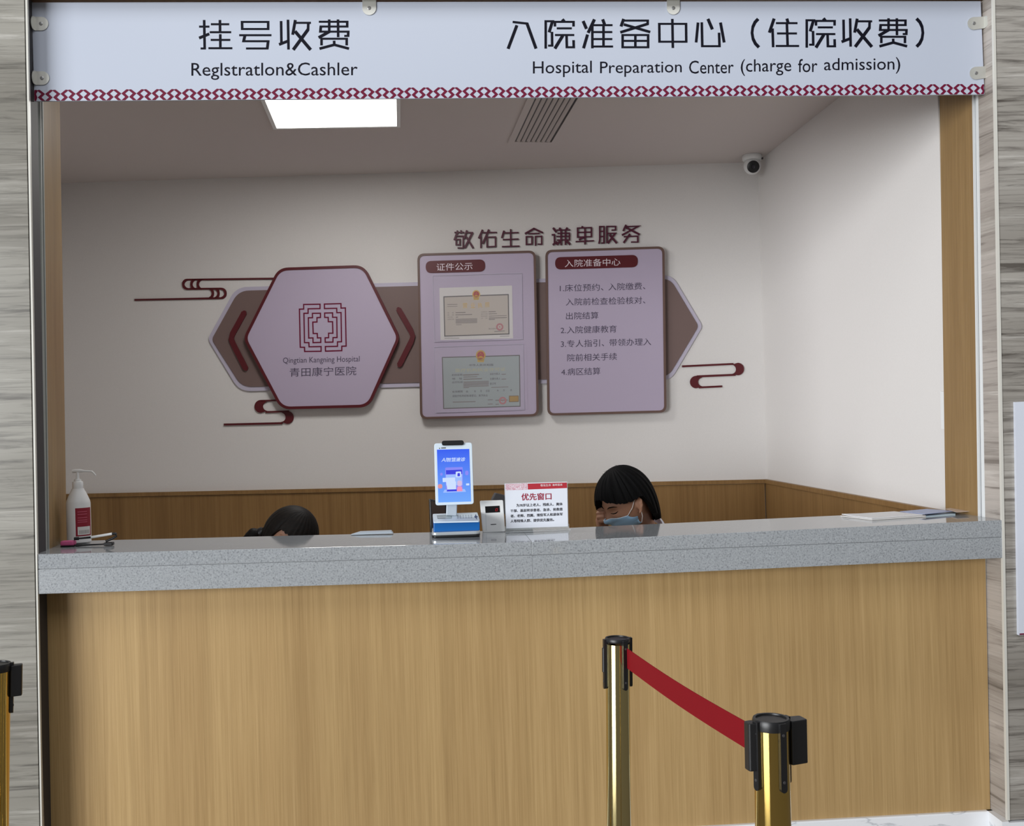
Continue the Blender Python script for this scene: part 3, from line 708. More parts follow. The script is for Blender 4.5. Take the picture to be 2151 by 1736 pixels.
for st, x0, y0, x1, y1 in (('1.床位预约、', 1176, 605.7, 1267.6, 603.2), ('入院缴费、', 1278, 603, 1355.6, 600.8), ('入院前检查检验核对、', 1188.6, 634.8, 1355.6, 630.6), ('出院结算', 1189, 664.2, 1257, 662.6),
                           ('2.入院健康教育', 1177.7, 694, 1295.4, 691), ('3.专人指引、', 1178, 722.8, 1269, 720.5), ('带领办理入', 1280, 720.2, 1367.7, 718), ('院前相关手续', 1191.4, 752, 1296, 749), ('4.病区结算', 1179, 781.7, 1261, 779.7)):
    b = B(); text(b, st, line_q(x0, y0, x1, y1, 15.2), BW, .0436); obj('lettering', b, BODYTX, b2, fix=False)
for q in ([(908.3, 579), (1096.6, 573.5), (1098.8, 713.6), (912, 719)], [(911, 729), (1099.5, 722.4), (1102, 861.5), (915, 868)]):
    b = B(); ext(b, q, BW, .0455, .0465); s_ = obj('clear_sleeve', b, CLEAR, b1)
    b = B(); ring(b, q, inset(q, 1.0), BW, .0456, .0468); obj('sleeve_edge', b, LILB, s_)
def cert(name, label, q, pm, T, bq, bw_, fill, texts):
    t = empty(name, BW.un((q[2][0]+q[3][0])/2, (q[2][1]+q[3][1])/2, .0435), label, 'certificate')
    b = B(); ext(b, q, BW, .0433, .0443); obj('sheet', b, pm, t)
    bq = [T(*p) for p in bq]
    if fill: b = B(); flat(b, bq, BW, .0446); obj('field', b, fill, t, fix=False)
    b = B(); ring(b, bq, inset(bq, bw_), BW, .0444, .0448); obj('border', b, CBORD, t)
    for st, x0, y0, x1, y1, h, m in texts:
        b = B(); a, c = T(x0, y0), T(x1, y1); s_ = abs(T(0, h)[1]-T(0, 0)[1])
        if st is None: strokes(b, [[(x0, y0), (x1, y1)]], T, BW, .0449, s_, s_)
        else: text(b, st, line_q(*a, *c, s_), BW, .0449)
        obj('lettering' if st else 'print_line', b, m, t, fix=False)
    return t
def emblem(t, T, cx, cy, rx, ry):
    b = B(); p = [T(*q) for q in circ(cx, cy-ry*.12, rx, ry*.88, 28)]; flat(b, p, BW, .0451)
    flat(b, [T(cx-rx*.72, cy+ry*.4), T(cx+rx*.72, cy+ry*.4), T(cx+rx*.66, cy+ry), T(cx-rx*.66, cy+ry)], BW, .0451); o = obj('emblem', b, GOLD, t, fix=False)
    b = B(); flat(b, [T(*q) for q in circ(cx, cy-ry*.14, rx*.72, ry*.62, 26)], BW, .0453); obj('emblem_disc', b, EMRED, o, fix=False)
    b = B()
    for k, (dx, dy, r) in enumerate(((0, -.42, .1), (-.3, -.28, .05), (-.16, -.16, .05), (.16, -.16, .05), (.3, -.28, .05))):
        st = []
        for j in range(10):
            a = -math.pi/2+j*math.pi/5; rr = (r if j % 2 == 0 else r*.42)*rx; st.append(T(cx+dx*rx+rr*1.4*math.cos(a), cy+dy*ry+rr*1.4*math.sin(a)))
        flat(b, st, BW, .0455)
    flat(b, [T(cx-rx*.45, cy+ry*.12), T(cx, cy-ry*.02), T(cx+rx*.45, cy+ry*.12), T(cx+rx*.45, cy+ry*.3), T(cx-rx*.45, cy+ry*.3)], BW, .0455)
    obj('emblem_detail', b, GOLD, o, fix=False)
def seal(t, T, cx, cy, r):
    b = B(); ring(b, [T(*q) for q in circ(cx, cy, r, r, 28)], [T(*q) for q in circ(cx, cy, r*.55, r*.55, 28)], BW, .0449, .0451)
    flat(b, [T(*q) for q in circ(cx, cy, r*.2, r*.2, 12)], BW, .0451); obj('seal', b, SEAL, t)
K1 = crop(915, 595, 12.65)
g = GREYTX
c1 = cert('certificate', 'cream business licence certificate in the upper clear sleeve', [(922.9, 605.3), (1075.5, 600), (1077.8, 711.2), (925.3, 714.8)], PAPER, K1,
     [(205,350),(1945,290),(1965,1365),(230,1425)], 2.3, CERT1,
     [('营', 720, 595, 845, 592, 140, GOLD), ('业', 930, 592, 1050, 588, 140, GOLD), ('执', 1120, 588, 1240, 584, 135, GOLD), ('照', 1315, 582, 1430, 578, 135, GOLD),
      ('名　称', 310, 792, 490, 788, 34, g), ('类　型', 310, 850, 490, 846, 34, g), ('法定代表人', 315, 908, 475, 904, 34, g), ('经营范围', 315, 966, 490, 962, 34, g),
      ('注册资本', 1205, 768, 1380, 764, 32, g), ('成立日期', 1205, 824, 1380, 820, 32, g), ('营业期限', 1205, 880, 1380, 876, 32, g), ('住　所', 1205, 936, 1380, 932, 32, g), ('登记机关', 1405, 1216, 1645, 1208, 36, CBORD),
      (None, 310, 572, 580, 565, 16, g), (None, 310, 625, 580, 618, 12, g), (None, 530, 785, 795, 778, 20, g), (None, 530, 845, 970, 832, 20, g), (None, 540, 908, 600, 904, 18, g)]
     + [(None, 535, 962+26*k, 1105, 945+26*k, 15, g) for k in range(5)] + [(None, 545, 1108, 690, 1104, 14, g), (None, 1410, 764, 1600, 758, 20, g), (None, 1410, 820, 1630, 812, 16, g), (None, 1415, 878, 1890, 862, 14, g), (None, 1415, 930, 1895, 915, 20, g), (None, 1415, 968, 1575, 962, 20, g),
     (None, 235, 1465, 630, 1465, 14, g), (None, 1710, 1415, 1960, 1408, 12, g), (None, 1560, 1285, 1840, 1272, 18, g)])
emblem(c1, K1, 1080, 315, 105, 130); seal(c1, K1, 1705, 1165, 98)
K2 = crop(910, 720, 10.243); d = DARKTX
c2 = cert('certificate', 'pale green medical licence certificate in the lower clear sleeve', [(911.5, 729.3), (1106, 724.4), (1108.7, 859.6), (915.4, 867.4)], LILAC, K2,
     [(185,310),(1865,265),(1880,1380),(215,1430)], 2.0, CERT2,
     [('中华人民共和国', 775, 488, 1290, 478, 46, d), ('医疗机构执业许可证', 480, 600, 1555, 570, 74, mat('worn_gold', (190, 182, 140), .4, .3)),
      ('机构名称', 400, 700, 628, 693, 46, d), ('地　址', 405, 780, 625, 772, 44, d), ('诊疗科目', 402, 858, 630, 850, 44, d), ('法定代表人', 1215, 678, 1440, 670, 46, d), ('主要负责人', 1222, 783, 1445, 776, 46, d), ('登记号', 1218, 886, 1350, 882, 46, d),
      ('有效期限', 410, 1060, 637, 1052, 46, d), ('自', 710, 1054, 746, 1053, 44, d), ('年', 880, 1050, 918, 1049, 44, d), ('月', 1010, 1046, 1040, 1045, 44, d), ('日至', 1140, 1042, 1214, 1040, 42, d), ('年', 1372, 1034, 1408, 1033, 42, d), ('月', 1505, 1030, 1534, 1029, 42, d), ('日', 1662, 1026, 1690, 1025, 42, d),
      ('该医疗机构经核准登记，准予执业', 412, 1152, 1175, 1136, 50, d),
      (None, 640, 700, 985, 686, 22, g), (None, 650, 742, 945, 734, 16, g), (None, 650, 790, 1050, 776, 20, g), (None, 1470, 685, 1565, 680, 16, g), (None, 1470, 787, 1570, 783, 16, g), (None, 1250, 966, 1615, 955, 14, g), (None, 420, 1282, 910, 1270, 18, g), (None, 1175, 1234, 1280, 1230, 16, g), (None, 1175, 1326, 1280, 1322, 16, g), (None, 1340, 1243, 1600, 1236, 20, g), (None, 1340, 1330, 1410, 1327, 16, g)]
     + [(None, 650, 850+25*k, 1195, 832+25*k, 15, g) for k in range(5)] + [(None, 650, 972, 770, 968, 14, g)])
emblem(c2, K2, 1022, 290, 105, 130); seal(c2, K2, 1495, 1250, 82)
b = B(); gq = [K2(1630, 1145), K2(1840, 1140), K2(1842, 1275), K2(1632, 1282)]; flat(b, gq, BW, .0450); go = obj('gold_label', b, mat('dull_gold', (176, 140, 52), .45, .3), c2, fix=False)
b = B(); ring(b, gq, inset(gq, 1.4), BW, .0450, .0453); obj('label_rim', b, mat('dull_gold_dark', (128, 98, 40), .5), go)

# poster on the marble at the right edge of the photo
PR = YP(-.012)
b = B(); pp = empty('wall_poster', PR.un(2240, 1335), 'tall white panel with red foot line on the right marble wall', 'poster')
ext(b, [(2132.5, 845), (2350, 836), (2360, 1322), (2140, 1335)], PR, -.012, 0); obj('panel', b, mat('poster_white', (214, 219, 231), .4), pp)
b = B(); flat(b, [(2141.5, 1331.5), (2356, 1318.5), (2356.2, 1321.5), (2141.7, 1334.5)], PR, .0005); obj('foot_line', b, CRIM, pp, fix=False)

# ------------------------------------------------------------------ things on the counter
def cpos(px, Y):                               # point on the counter top under photo column px at depth Y
    x = at(px, 1120, Y).x; return Vector((x, Y, ztop(x)))
# self-service terminal
ft = empty('face_scan_terminal', cpos(958, .26), 'blue and white counter terminal with upright lit blue touch screen', 'payment terminal')
TF = YP(.2); zt_ = max(ztop(at(906, 1115, .2).x), ztop(at(1010, 1115, .36).x))
KT = crop(890, 1040, 11.95)
b = B()
p0, p1 = TF.un(907, 1115).x, TF.un(1008.5, 1113).x
foot = rounded([(p0, .188), (p1, .188), (p1, .36), (p0, .36)], .02, 5)
b.prism([Vector((x, y, zt_+.001+.006)) for x, y in foot], [Vector((x, y, zt_+.001)) for x, y in foot]); bevel(obj('foot_shade', b, BLK, ft), .002)  # black slab stands in for the shadow and reflection under the base plate
zb = zt_+.0075; zc_ = TF.un(960, 1116.4).z
b = B(); b.prism([Vector((x, y, zc_)) for x, y in foot], [Vector((x, y, zb)) for x, y in foot]); bevel(obj('base_plate', b, CHROME, ft), .004, 3)
a0, a1, a2, a3 = TF.un(910.8, 1115.6), TF.un(1008, 1113.8), TF.un(1008, 1094.6), TF.un(911, 1096.6)
for q in (a0, a1): q.z = zc_
bk = [at(909, 1081, .33), at(1001, 1077.6, .33)]
b = B(); b.add([a0, a1, a2, a3, Vector((bk[0].x, .33, zc_)), Vector((bk[1].x, .33, zc_)), bk[1]-Vector((0, 0, .004)), bk[0]-Vector((0, 0, .004))], [(0,1,2,3), (4,7,6,5), (0,3,7,4), (1,5,6,2), (3,2,6,7), (0,4,5,1)])
bevel(obj('body', b, BLUE, ft), .003, 3)
nrm = (a2-a3).cross(bk[0]-a3).normalized(); nrm = nrm if nrm.z > 0 else -nrm
TP = Pl(a3, nrm)
tq = [KT(225, 478), KT(1345, 440), KT(1412, 652), KT(243, 678)]
b = B(); ext(b, rounded(tq, 2.5, 4), TP, -.0005, .004); obj('keypad_panel', b, WPL2, ft)
b = B(); ext(b, [KT(328, 512), KT(692, 500), KT(708, 592), KT(345, 606)], TP, .004, .0046); obj('display', b, LCD, ft)
b = B(); flat(b, [KT(352, 548), KT(682, 538), KT(690, 576), KT(362, 588)], TP, .0049); obj('display_glass', b, mat('lcd_light', (172, 186, 192), .2), ft, fix=False)
b = B()
for r in range(3):
    for c in range(6): flat(b, rounded([KT(830+c*68+r*3, 512+r*30-c*2), KT(872+c*68+r*3, 510+r*30-c*2), KT(875+c*68+r*3, 530+r*30-c*2), KT(833+c*68+r*3, 532+r*30-c*2)], .6, 2), TP, .0044)
obj('keys', b, mat('key_grey', (158, 172, 186), .5), ft, fix=False)
b = B(); flat(b, [KT(1300, 478), KT(1320, 520), KT(1362, 545), KT(1328, 570), KT(1328, 625), KT(1306, 580), KT(1268, 553), KT(1292, 520)], TP, .0045); obj('star_mark', b, NAVY, ft, fix=False)
TS = YP(.262)
b = B(); b.hexa([at(937, 1084, .27), at(959.5, 1084, .27), at(960.5, 1055, .27), at(938, 1055, .27)], [at(937, 1084, .27)+Vector((0, .03, 0)), at(959.5, 1084, .27)+Vector((0, .03, 0)), at(960.5, 1055, .27)+Vector((0, .03, 0)), at(938, 1055, .27)+Vector((0, .03, 0))])
bevel(obj('neck', b, GPL, ft), .003)
KS = crop(905, 920, 11.57)
sq_ = [KS(80, 140), KS(1000, 118), KS(1045, 1612), KS(115, 1648)]
b = B(); ext(b, rounded(sq_, 5.5, 6), TS, -.012, 0); tb = bevel(obj('tablet', b, WPL2, ft), .0015)
b = B(); ext(b, [KS(148, 290), KS(932, 272), KS(978, 1550), KS(182, 1575)], TS, -.001, .0006); scn = obj('screen', b, SCR, ft)
b = B(); ext(b, rounded([KS(265, 75), KS(800, 62), KS(802, 180), KS(268, 192)], 5, 6), TS, -.014, .006); obj('camera_bar', b, BLK, ft)
b = B(); text(b, 'AI', [KS(285, 490), KS(385, 486), KS(375, 583), KS(255, 585)], TS, .0009); [text(b, '智慧速诊', [(x+dx, y) for x, y in (KS(392, 487), KS(838, 474), KS(825, 572), KS(380, 586))], TS, .0009+.00001*k) for k, dx in enumerate((0, .35, .7))]; obj('screen_title', b, SC['white'], scn, fix=False)
def ui(nm, q, c, off=.0008, r=0):
    b = B(); q = [KS(*p) for p in q]; flat(b, rounded(q, r, 4) if r else q, TS, off); obj(nm, b, SC[c], scn, fix=False)
ui('laptop_lid', [(350, 725), (775, 712), (778, 1270), (362, 1280)], 'violet', .0008, 2)
ui('window_bar', [(368, 790), (758, 775), (762, 880), (372, 890)], 'indigo', .0009)
ui('page', [(365, 900), (762, 885), (765, 1150), (372, 1160)], 'pale', .0009)
ui('page', [(285, 978), (590, 965), (592, 1065), (288, 1080)], 'white', .001, 1)
ui('page', [(372, 1070), (610, 1062), (614, 1250), (400, 1260)], 'white', .00095)
ui('badge', [(605, 825), (735, 818), (738, 955), (608, 962)], 'white', .0011, 2)
ui('badge_mark', [(650, 860), (705, 856), (712, 935), (645, 940)], 'indigo', .0012, 1.5)
ui('laptop_base', [(330, 1265), (820, 1245), (860, 1315), (295, 1338)], 'pale', .001, 1)
ui('keyboard_strip', [(395, 1262), (640, 1255), (650, 1300), (385, 1308)], 'indigo', .0011)
ui('figure_body', [(650, 1185), (750, 1182), (775, 1300), (625, 1305)], 'pink', .0012, 2)
ui('figure_head', [(645, 1040), (750, 1040), (758, 1175), (642, 1178)], 'skin', .0013, 4)
ui('bubble', [(835, 800), (915, 800), (915, 912), (835, 912)], 'violet', .0009, 4)
ui('bubble', [(170, 1130), (275, 1125), (285, 1230), (175, 1240)], 'rose', .0009, 4)
ui('bubble', [(225, 855), (285, 850), (288, 920), (228, 925)], 'violet', .0009, 3)
ui('tag_mark', [(855, 1112), (935, 1108), (936, 1158), (857, 1160)], 'white', .0009, 1)
b = B(); strokes(b, [[(250, 250), (365, 247)]], KS, TS, .0006, 2.0, 2.0); flat(b, [KS(*q) for q in circ(212, 258, 14, 14, 10)], TS, .0006); obj('maker_mark', b, DGR, tb, fix=False)
# queue display box
qd = empty('queue_display', cpos(1036, .345), 'white plastic box with small black window showing a red digit', 'number display')
QP = Pl(at(1037, 1118, .335), (0, -1, .06))
KQ = KT
b = B(); ext(b, rounded([(1008, 1052.6), (1057, 1051), (1061.3, 1117.5), (1014.2, 1119.6)], [3.5, 3, 2, 4], 5), QP, -.03, 0); bevel(obj('housing', b, WPL, qd), .003, 3)
b = B(); ext(b, [KQ(1540, 290), KQ(1905, 272), KQ(1917, 438), KQ(1552, 456)], QP, -.001, .0008); wn = obj('display_window', b, mat('display_black', (16, 14, 16), .12), qd)
b = B(); T_ = KQ
for sgm in ([(1812, 345), (1858, 342)], [(1812, 345), (1806, 375)], [(1858, 342), (1852, 372)], [(1806, 375), (1852, 372)], [(1806, 375), (1800, 405)], [(1852, 372), (1846, 402)], [(1800, 405), (1846, 402)]):
    if sgm != [(1806, 375), (1852, 372)]: strokes(b, [sgm], T_, QP, .0011, .9, .9)
obj('digit', b, LEDR, wn, fix=False)
b = B(); strokes(b, [[(1682, 745), (1822, 739)]], KQ, QP, .0005, 1.6, 1.6); obj('maker_mark', b, DGR, qd, fix=False)
b = B(); strokes(b, [[(1560, 465), (1572, 905)]], KQ, QP, .0004, .5, .5); obj('panel_joint', b, GPL, qd, fix=False)
# priority window card in a clear stand
pc = empty('counter_card', cpos(1127, .335), 'white priority window card with red header in clear acrylic stand on the counter', 'notice card')
PCP = Pl(at(1127, 1112, .33), (0, -1, .05))
KC = crop(1060, 1010, 15.364)
cq = [KC(5, 105), KC(2015, 48), KC(2045, 1480), KC(55, 1545)]
b = B(); ext(b, cq, PCP, 0, .0008); obj('card', b, mat('card_white', (226, 230, 240), .5), pc)
b = B(); cq2 = inset(cq, -1.2); ext(b, cq2, PCP, -.003, -.0002); obj('acrylic_panel', b, ACRY, pc)
zz = cpos(1127, .3).z; xa, xb = PCP.un(1061, 1112).x, PCP.un(1196, 1106).x
b = B(); b.hexa([(xa, .295, ztop(xa)+.0008), (xb, .295, ztop(xb)+.0008), (xb, .295, ztop(xb)+.005), (xa, .295, ztop(xa)+.005)], [(xa, .375, ztop(xa)+.0008), (xb, .375, ztop(xb)+.0008), (xb, .375, ztop(xb)+.005), (xa, .375, ztop(xa)+.005)]); obj('acrylic_foot', b, ACRY, pc)
b = B(); b.hexa([(xa, .336, ztop(xa)+.005), (xb, .336, ztop(xb)+.005), (xb, .333, ztop(xb)+.02), (xa, .333, ztop(xa)+.02)], [(xa, .339, ztop(xa)+.005), (xb, .339, ztop(xb)+.005), (xb, .336, ztop(xb)+.02), (xa, .336, ztop(xa)+.02)]); obj('acrylic_web', b, ACRY, pc)
b = B(); flat(b, [KC(740, 100), KC(2010, 62), KC(2015, 242), KC(748, 290)], PCP, .0011); hd = obj('header_band', b, mat('card_red', (178, 38, 52), .5), pc, fix=False)
PKM = mat('card_pattern', (216, 186, 196), .5); nt_, N_, L_k, p_ = nodes(PKM)
setcol(PKM, noise_col(PKM, (420, 420, 420), [(.40, (196, 120, 140)), (.55, (226, 214, 222))], 3)[0])
b = B(); flat(b, [KC(20, 108), KC(722, 90), KC(728, 292), KC(30, 318)], PCP, .0011); obj('pattern_band', b, PKM, pc, fix=False)
b = B(); text(b, '敬佑生命', [KC(1155, 118), KC(1495, 108), KC(1495, 182), KC(1158, 194)], PCP, .0014); obj('lettering', b, WPL, hd, fix=False); b = B(); text(b, '谦卑服务', [KC(1540, 106), KC(1868, 96), KC(1868, 166), KC(1542, 178)], PCP, .0014); obj('lettering', b, WPL, hd, fix=False)
CR2 = mat('card_crimson', (150, 34, 62), .5)
b = B(); text(b, '优先窗口', [KC(535, 415), KC(1500, 390), KC(1505, 612), KC(545, 640)], PCP, .0011); [text(b, '优先窗口', [(x+dx, y+dy) for x, y in (KC(535, 415), KC(1500, 390), KC(1505, 612), KC(545, 640))], PCP, .00112+.00001*k) for k, (dx, dy) in enumerate(((.45, 0), (.9, 0), (.45, .5), (0, .5)))]; obj('lettering', b, CR2, pc, fix=False)
for st, q in (('为70岁以上老人、残疾人、离休', [KC(375, 752), KC(1865, 706), KC(1867, 800), KC(378, 852)]), ('干部、基层转诊患者、急诊、抢救患', [KC(182, 930), KC(1866, 872), KC(1868, 968), KC(185, 1025)]),
              ('者、老师、烈属、现役军人和退休军', [KC(186, 1098), KC(1868, 1034), KC(1870, 1128), KC(188, 1192)]), ('人等特殊人群、提供优先服务。', [KC(188, 1262), KC(1590, 1212), KC(1592, 1308), KC(190, 1358)])):
    b = B(); text(b, st, q, PCP, .0011); [text(b, st, [(x+dx, y+dy) for x, y in q], PCP, .00112+.00001*k) for k, (dx, dy) in enumerate(((.35, 0), (.6, .2), (0, .3)))]; obj('lettering', b, DARKTX, pc, fix=False)
# pump bottle
bp_ = cpos(166, .31); sB = (.31+3.45)/2200*1.0
bt = empty('pump_bottle', bp_, 'white pump bottle with dark red label at the left end of the counter', 'sanitizer bottle')
def hz(y): return bp_.z+(1136.5-y)*sB
lean = Vector((-.012, 0, 1)).normalized()
prof = [(21.5, 1136), (23.4, 1134), (23.6, 1100), (23.5, 1056), (22.2, 1050), (19, 1042), (15.5, 1034), (12.6, 1029), (11.9, 1026)]
b = B(); b.lathe(bp_, (0, 0, 1), [(r*sB, hz(y)-bp_.z+.001) for r, y in prof], 40); obj('bottle', b, BOTW, bt, smooth=True)
b = B(); b.lathe(bp_, (0, 0, 1), [(r*sB, hz(y)-bp_.z) for r, y in [(10.2, 1026), (10.4, 1025), (10.4, 1012), (9.8, 1011), (7, 1010.5), (6.8, 1006.5), (3.4, 1006), (3.0, 995), (3.0, 992)]], 32); obj('collar', b, BOTW, bt, smooth=True)
b = B(); hd_ = Vector((bp_.x, bp_.y, hz(990)))
b.tube([hd_+Vector((-10*sB, 0, .0)), hd_+Vector((-4*sB, 0, .001)), hd_+Vector((5*sB, 0, .001)), hd_+Vector((14*sB, -.002, 0)), hd_+Vector((30*sB, -.006, -.002)), hd_+Vector((34*sB, -.007, -.008)), hd_+Vector((38*sB, -.008, -.017))], [3.2*sB, 3.8*sB, 3.8*sB, 2.2*sB, 1.9*sB, 1.5*sB, 1.2*sB], 14); obj('pump_head', b, BOTW, bt, smooth=True)
def cylpatch(r, a0, a1, z0, z1, n=14):
    b = B(); vs = []
    for k in range(n+1):
        a = math.radians(a0+(a1-a0)*k/n); vs += [bp_+Vector((r*math.sin(a), -r*math.cos(a), z0-bp_.z)), bp_+Vector((r*math.sin(a), -r*math.cos(a), z1-bp_.z))]
    return b.add(vs, [(2*k, 2*k+2, 2*k+3, 2*k+1) for k in range(n)])
R_ = 23.6*sB
lb = obj('label', cylpatch(R_+.0006, 4, 88, hz(1121), hz(1064)), LABEL, bt, smooth=True, fix=False)
lp = obj('price_patch', cylpatch(R_+.0010, 13, 78, hz(1118.5), hz(1102)), PAPER, lb, smooth=True, fix=False)
b = B()
for k in range(9):
    c_ = cylpatch(R_+.0013, 20+k*6, 22.5+k*6, hz(1116.5), hz(1109), 1); b.add(c_.v, c_.f)
obj('bar_lines', b, GREYTX, lp, fix=False)
b = B()
for y in (1071, 1076, 1083, 1088, 1092):
    c_ = cylpatch(R_+.0011, 14, 60, hz(y+1.2), hz(y), 6); b.add(c_.v, c_.f)
obj('print_line', b, mat('label_print', (190, 90, 110), .5), lb, fix=False)
# pens beside the bottle
KP = crop(110, 1090, 13.44)
def kp(x, y, Y): return at(*KP(x, y), Y)
b = B(); c0 = cpos(143, .2); b.ball(c0+Vector((0, 0, .011)), (.024, .017, .0125), 24, 14); pk = B()
pkq = rounded([(c0.x-.0235, .185), (c0.x+.0235, .185), (c0.x+.0235, .215), (c0.x-.0235, .215)], .008, 5)
pk.prism([Vector((x, y, c0.z+.0205)) for x, y in pkq], [Vector((x, y, c0.z+.004)) for x, y in pkq])
ph = empty('pen_holder', c0, 'pink rubber pen base with black underside at the left end of the counter', 'pen holder')
bevel(obj('body', pk, PINK, ph), .006, 4)
ub = B(); ub.prism([Vector((x, y, c0.z+.004)) for x, y in pkq], [Vector((x, y, c0.z+.0008)) for x, y in pkq]); obj('underside', ub, BLK, ph)
pn = empty('ballpoint_pen', kp(660, 590, .2), 'slim white and black pen tilted up from the pink base', 'pen')
pA, pBq, pC, pD, pE = kp(620, 570, .2), kp(745, 562, .2), kp(1095, 528, .2), kp(1690, 428, .2), kp(1780, 425, .2)
b = B(); b.tube([pA, pBq], .0055, 14); obj('socket', b, BLK, pn, smooth=True)
b = B(); b.tube([pBq, pC], [.003, .0036], 14); obj('grip', b, BLK, pn, smooth=True)
b = B(); b.tube([pC, pD], .0044, 14); obj('barrel', b, WPL, pn, smooth=True)
b = B(); b.tube([pD, pE, kp(1815, 450, .2)], [.0046, .0046, .003], 14); obj('cap', b, BLK, pn, smooth=True)
zc0 = cpos(225, .2).z
ps = empty('pen_stand', cpos(228, .2), 'small black pen clip stand with angled arm touching the white pen', 'pen stand')
b = B(); x0_, x1_ = kp(1470, 650, .2).x, kp(1725, 650, .2).x; b.box(x0_, x1_, .188, .212, zc0+.0008, zc0+.0115); bevel(obj('foot', b, BLK, ps), .003, 3)
b = B(); b.tube([kp(1510, 640, .2), kp(1700, 560, .2), kp(1800, 500, .2), kp(1806, 470, .2)], [.004, .004, .0042, .003], 12); obj('arm', b, BLK, ps, smooth=True)
b = B(); zz_ = zc0+.0045; xq0, xq1 = kp(655, 670, .2).x, kp(1480, 650, .2).x
b.tube([(xq0, .2, zz_), (xq0+.025, .2, zz_), (xq1, .2, zz_+.001)], [.0042, .003, .0024], 12); obj('ballpoint_pen', b, BLK, smooth=True, label='thin black pen lying flat between pink base and black stand', cat='pen')
# leaflets at the right end
def sheet(name, pts, t, m, label, cat, group=None, base=0, sag=0):
    b = B(); n = 6; q = [at(px, py, Y) for px, py, Y in pts]; top = []; 
    for j in range(n+1):
        for i in range(n+1):
            u, v = i/n, j/n; p = (q[0]*(1-u)+q[1]*u)*(1-v)+(q[3]*(1-u)+q[2]*u)*v
            p = p+Vector((0, 0, -sag*math.sin(math.pi*u)*math.sin(math.pi*v)))
            lo = ztop(p.x)+t+.0006+base
            if p.z < lo: p.z = lo
            top.append(p)
    N = (n+1)**2; fs = []
    for j in range(n):
        for i in range(n):
            a = j*(n+1)+i; fs += [(a, a+1, a+n+2, a+n+1), (N+a, N+a+n+1, N+a+n+2, N+a+1)]
    for i in range(n):
        fs += [(i, N+i, N+i+1, i+1), (n*(n+1)+i, n*(n+1)+i+1, N+n*(n+1)+i+1, N+n*(n+1)+i), (i*(n+1), (i+1)*(n+1), N+(i+1)*(n+1), N+i*(n+1)), (i*(n+1)+n, N+i*(n+1)+n, N+(i+1)*(n+1)+n, (i+1)*(n+1)+n)]
    b.add(top+[p-Vector((0, 0, t)) for p in top], fs)
    return obj(name, b, m, label=label, cat=cat, group=group)
gB = 'leaflets at the right end of the counter'
sheet('booklet', [(1766, 1083.5, .335), (1832, 1095.5, .17), (1945, 1087.5, .2), (1882, 1080, .36)], .0045, PAPER, 'lower white booklet lying flat on the counter at the right end', 'booklet', gB)
sheet('booklet', [(1768, 1079.8, .335), (1832, 1091.2, .17), (1938, 1083.5, .215), (1879, 1077.4, .36)], .003, mat('gloss_white_paper', (222, 222, 224), .3), 'upper white booklet stacked on the lower white booklet', 'booklet', gB, .005)
sheet('leaflet', [(1942, 1088.5, .2), (2007, 1085, .21), (2008, 1080, .30), (1943, 1083, .30)], .002, mat('cyan_leaflet', (196, 216, 226), .35), 'pale cyan folded leaflet between blue and beige leaflets', 'leaflet', gB)
sheet('leaflet', [(1890, 1077.6, .33), (1943, 1085, .2), (2006, 1081.4, .26), (1947, 1072.8, .375)], .0012, mat('blue_leaflet', (140, 156, 200), .35), 'blue leaflet lying askew on top of the white booklets', 'leaflet', gB, .0088)
sheet('leaflet', [(1986, 1075.5, .33), (2010, 1085.2, .2), (2056, 1080.5, .22), (2006, 1071, .375)], .0012, mat('beige_leaflet', (206, 188, 176), .4), 'beige leaflet nearest the right jamb', 'leaflet', gB, .0105)
# folder at the back edge, monitors on the desk behind
b = B(); q = [at(x, y, .372) for x, y in ((738, 1123), (826, 1119.5), (822, 1115.5), (757, 1117))]
zf = max(ztop(p.x) for p in q)+.001
b.hexa([Vector((q[0].x, .345, zf)), Vector((q[1].x, .345, zf)), Vector((q[2].x, .345, zf+.0075)), Vector((q[3].x, .345, zf+.0075))], [Vector((q[0].x, .383, zf)), Vector((q[1].x, .383, zf)), Vector((q[2].x, .383, zf+.009)), Vector((q[3].x, .383, zf+.009))])
fo = obj('folder', b, GPL, label='flat grey folder at the back edge of the counter left of the terminal', cat='folder')
b = B(); b.box(-1.3, 1.75, .40, .86, .72, .75); 
dk = empty('work_desk', (.2, .63, 0), 'long wooden work desk behind the counter carrying the two monitors', 'desk')
obj('desk_top', b, WOOD_J, dk)
for x in (-1.28, .2, 1.72):
    b = B(); b.box(x, x+.03, .42, .84, 0, .72); obj('leg', b, WOOD_J, dk)
def monitor(name, q, Y, label, m, mb):
    t = empty(name, Vector((at(*q[0], Y).x, Y+.03, .75)), label, 'monitor')
    P_ = Pl(at(*q[0], Y), (0.12, -1, 0)); b = B(); ext(b, q, P_, -.03, 0); bevel(obj('shell', b, m, t), .003)
    b = B(); ext(b, inset(q, 3.5), P_, -.001, .0008); obj('back_panel', b, mb, t)
    c = sum((P_.un(*p) for p in q), Vector())/4; b = B(); b.box(c.x-.03, c.x+.03, Y+.028, Y+.05, .76, c.z); obj('stem', b, BLK, t)
    b = B(); b.box(c.x-.1, c.x+.1, Y-.04, Y+.14, .7505, .762); obj('foot', b, BLK, t); return t
monitor('monitor', [(902, 1049), (938, 1056), (940, 1150), (906, 1150)], .5, 'glossy monitor shell with painted brown reflection and black edges behind the blue terminal', BLK, DBR)
monitor('monitor', [(1033, 1051), (1041, 1036), (1120, 1055), (1118, 1140)], .52, 'dark grey monitor corner showing behind the white display box and card', DGR, DGR)

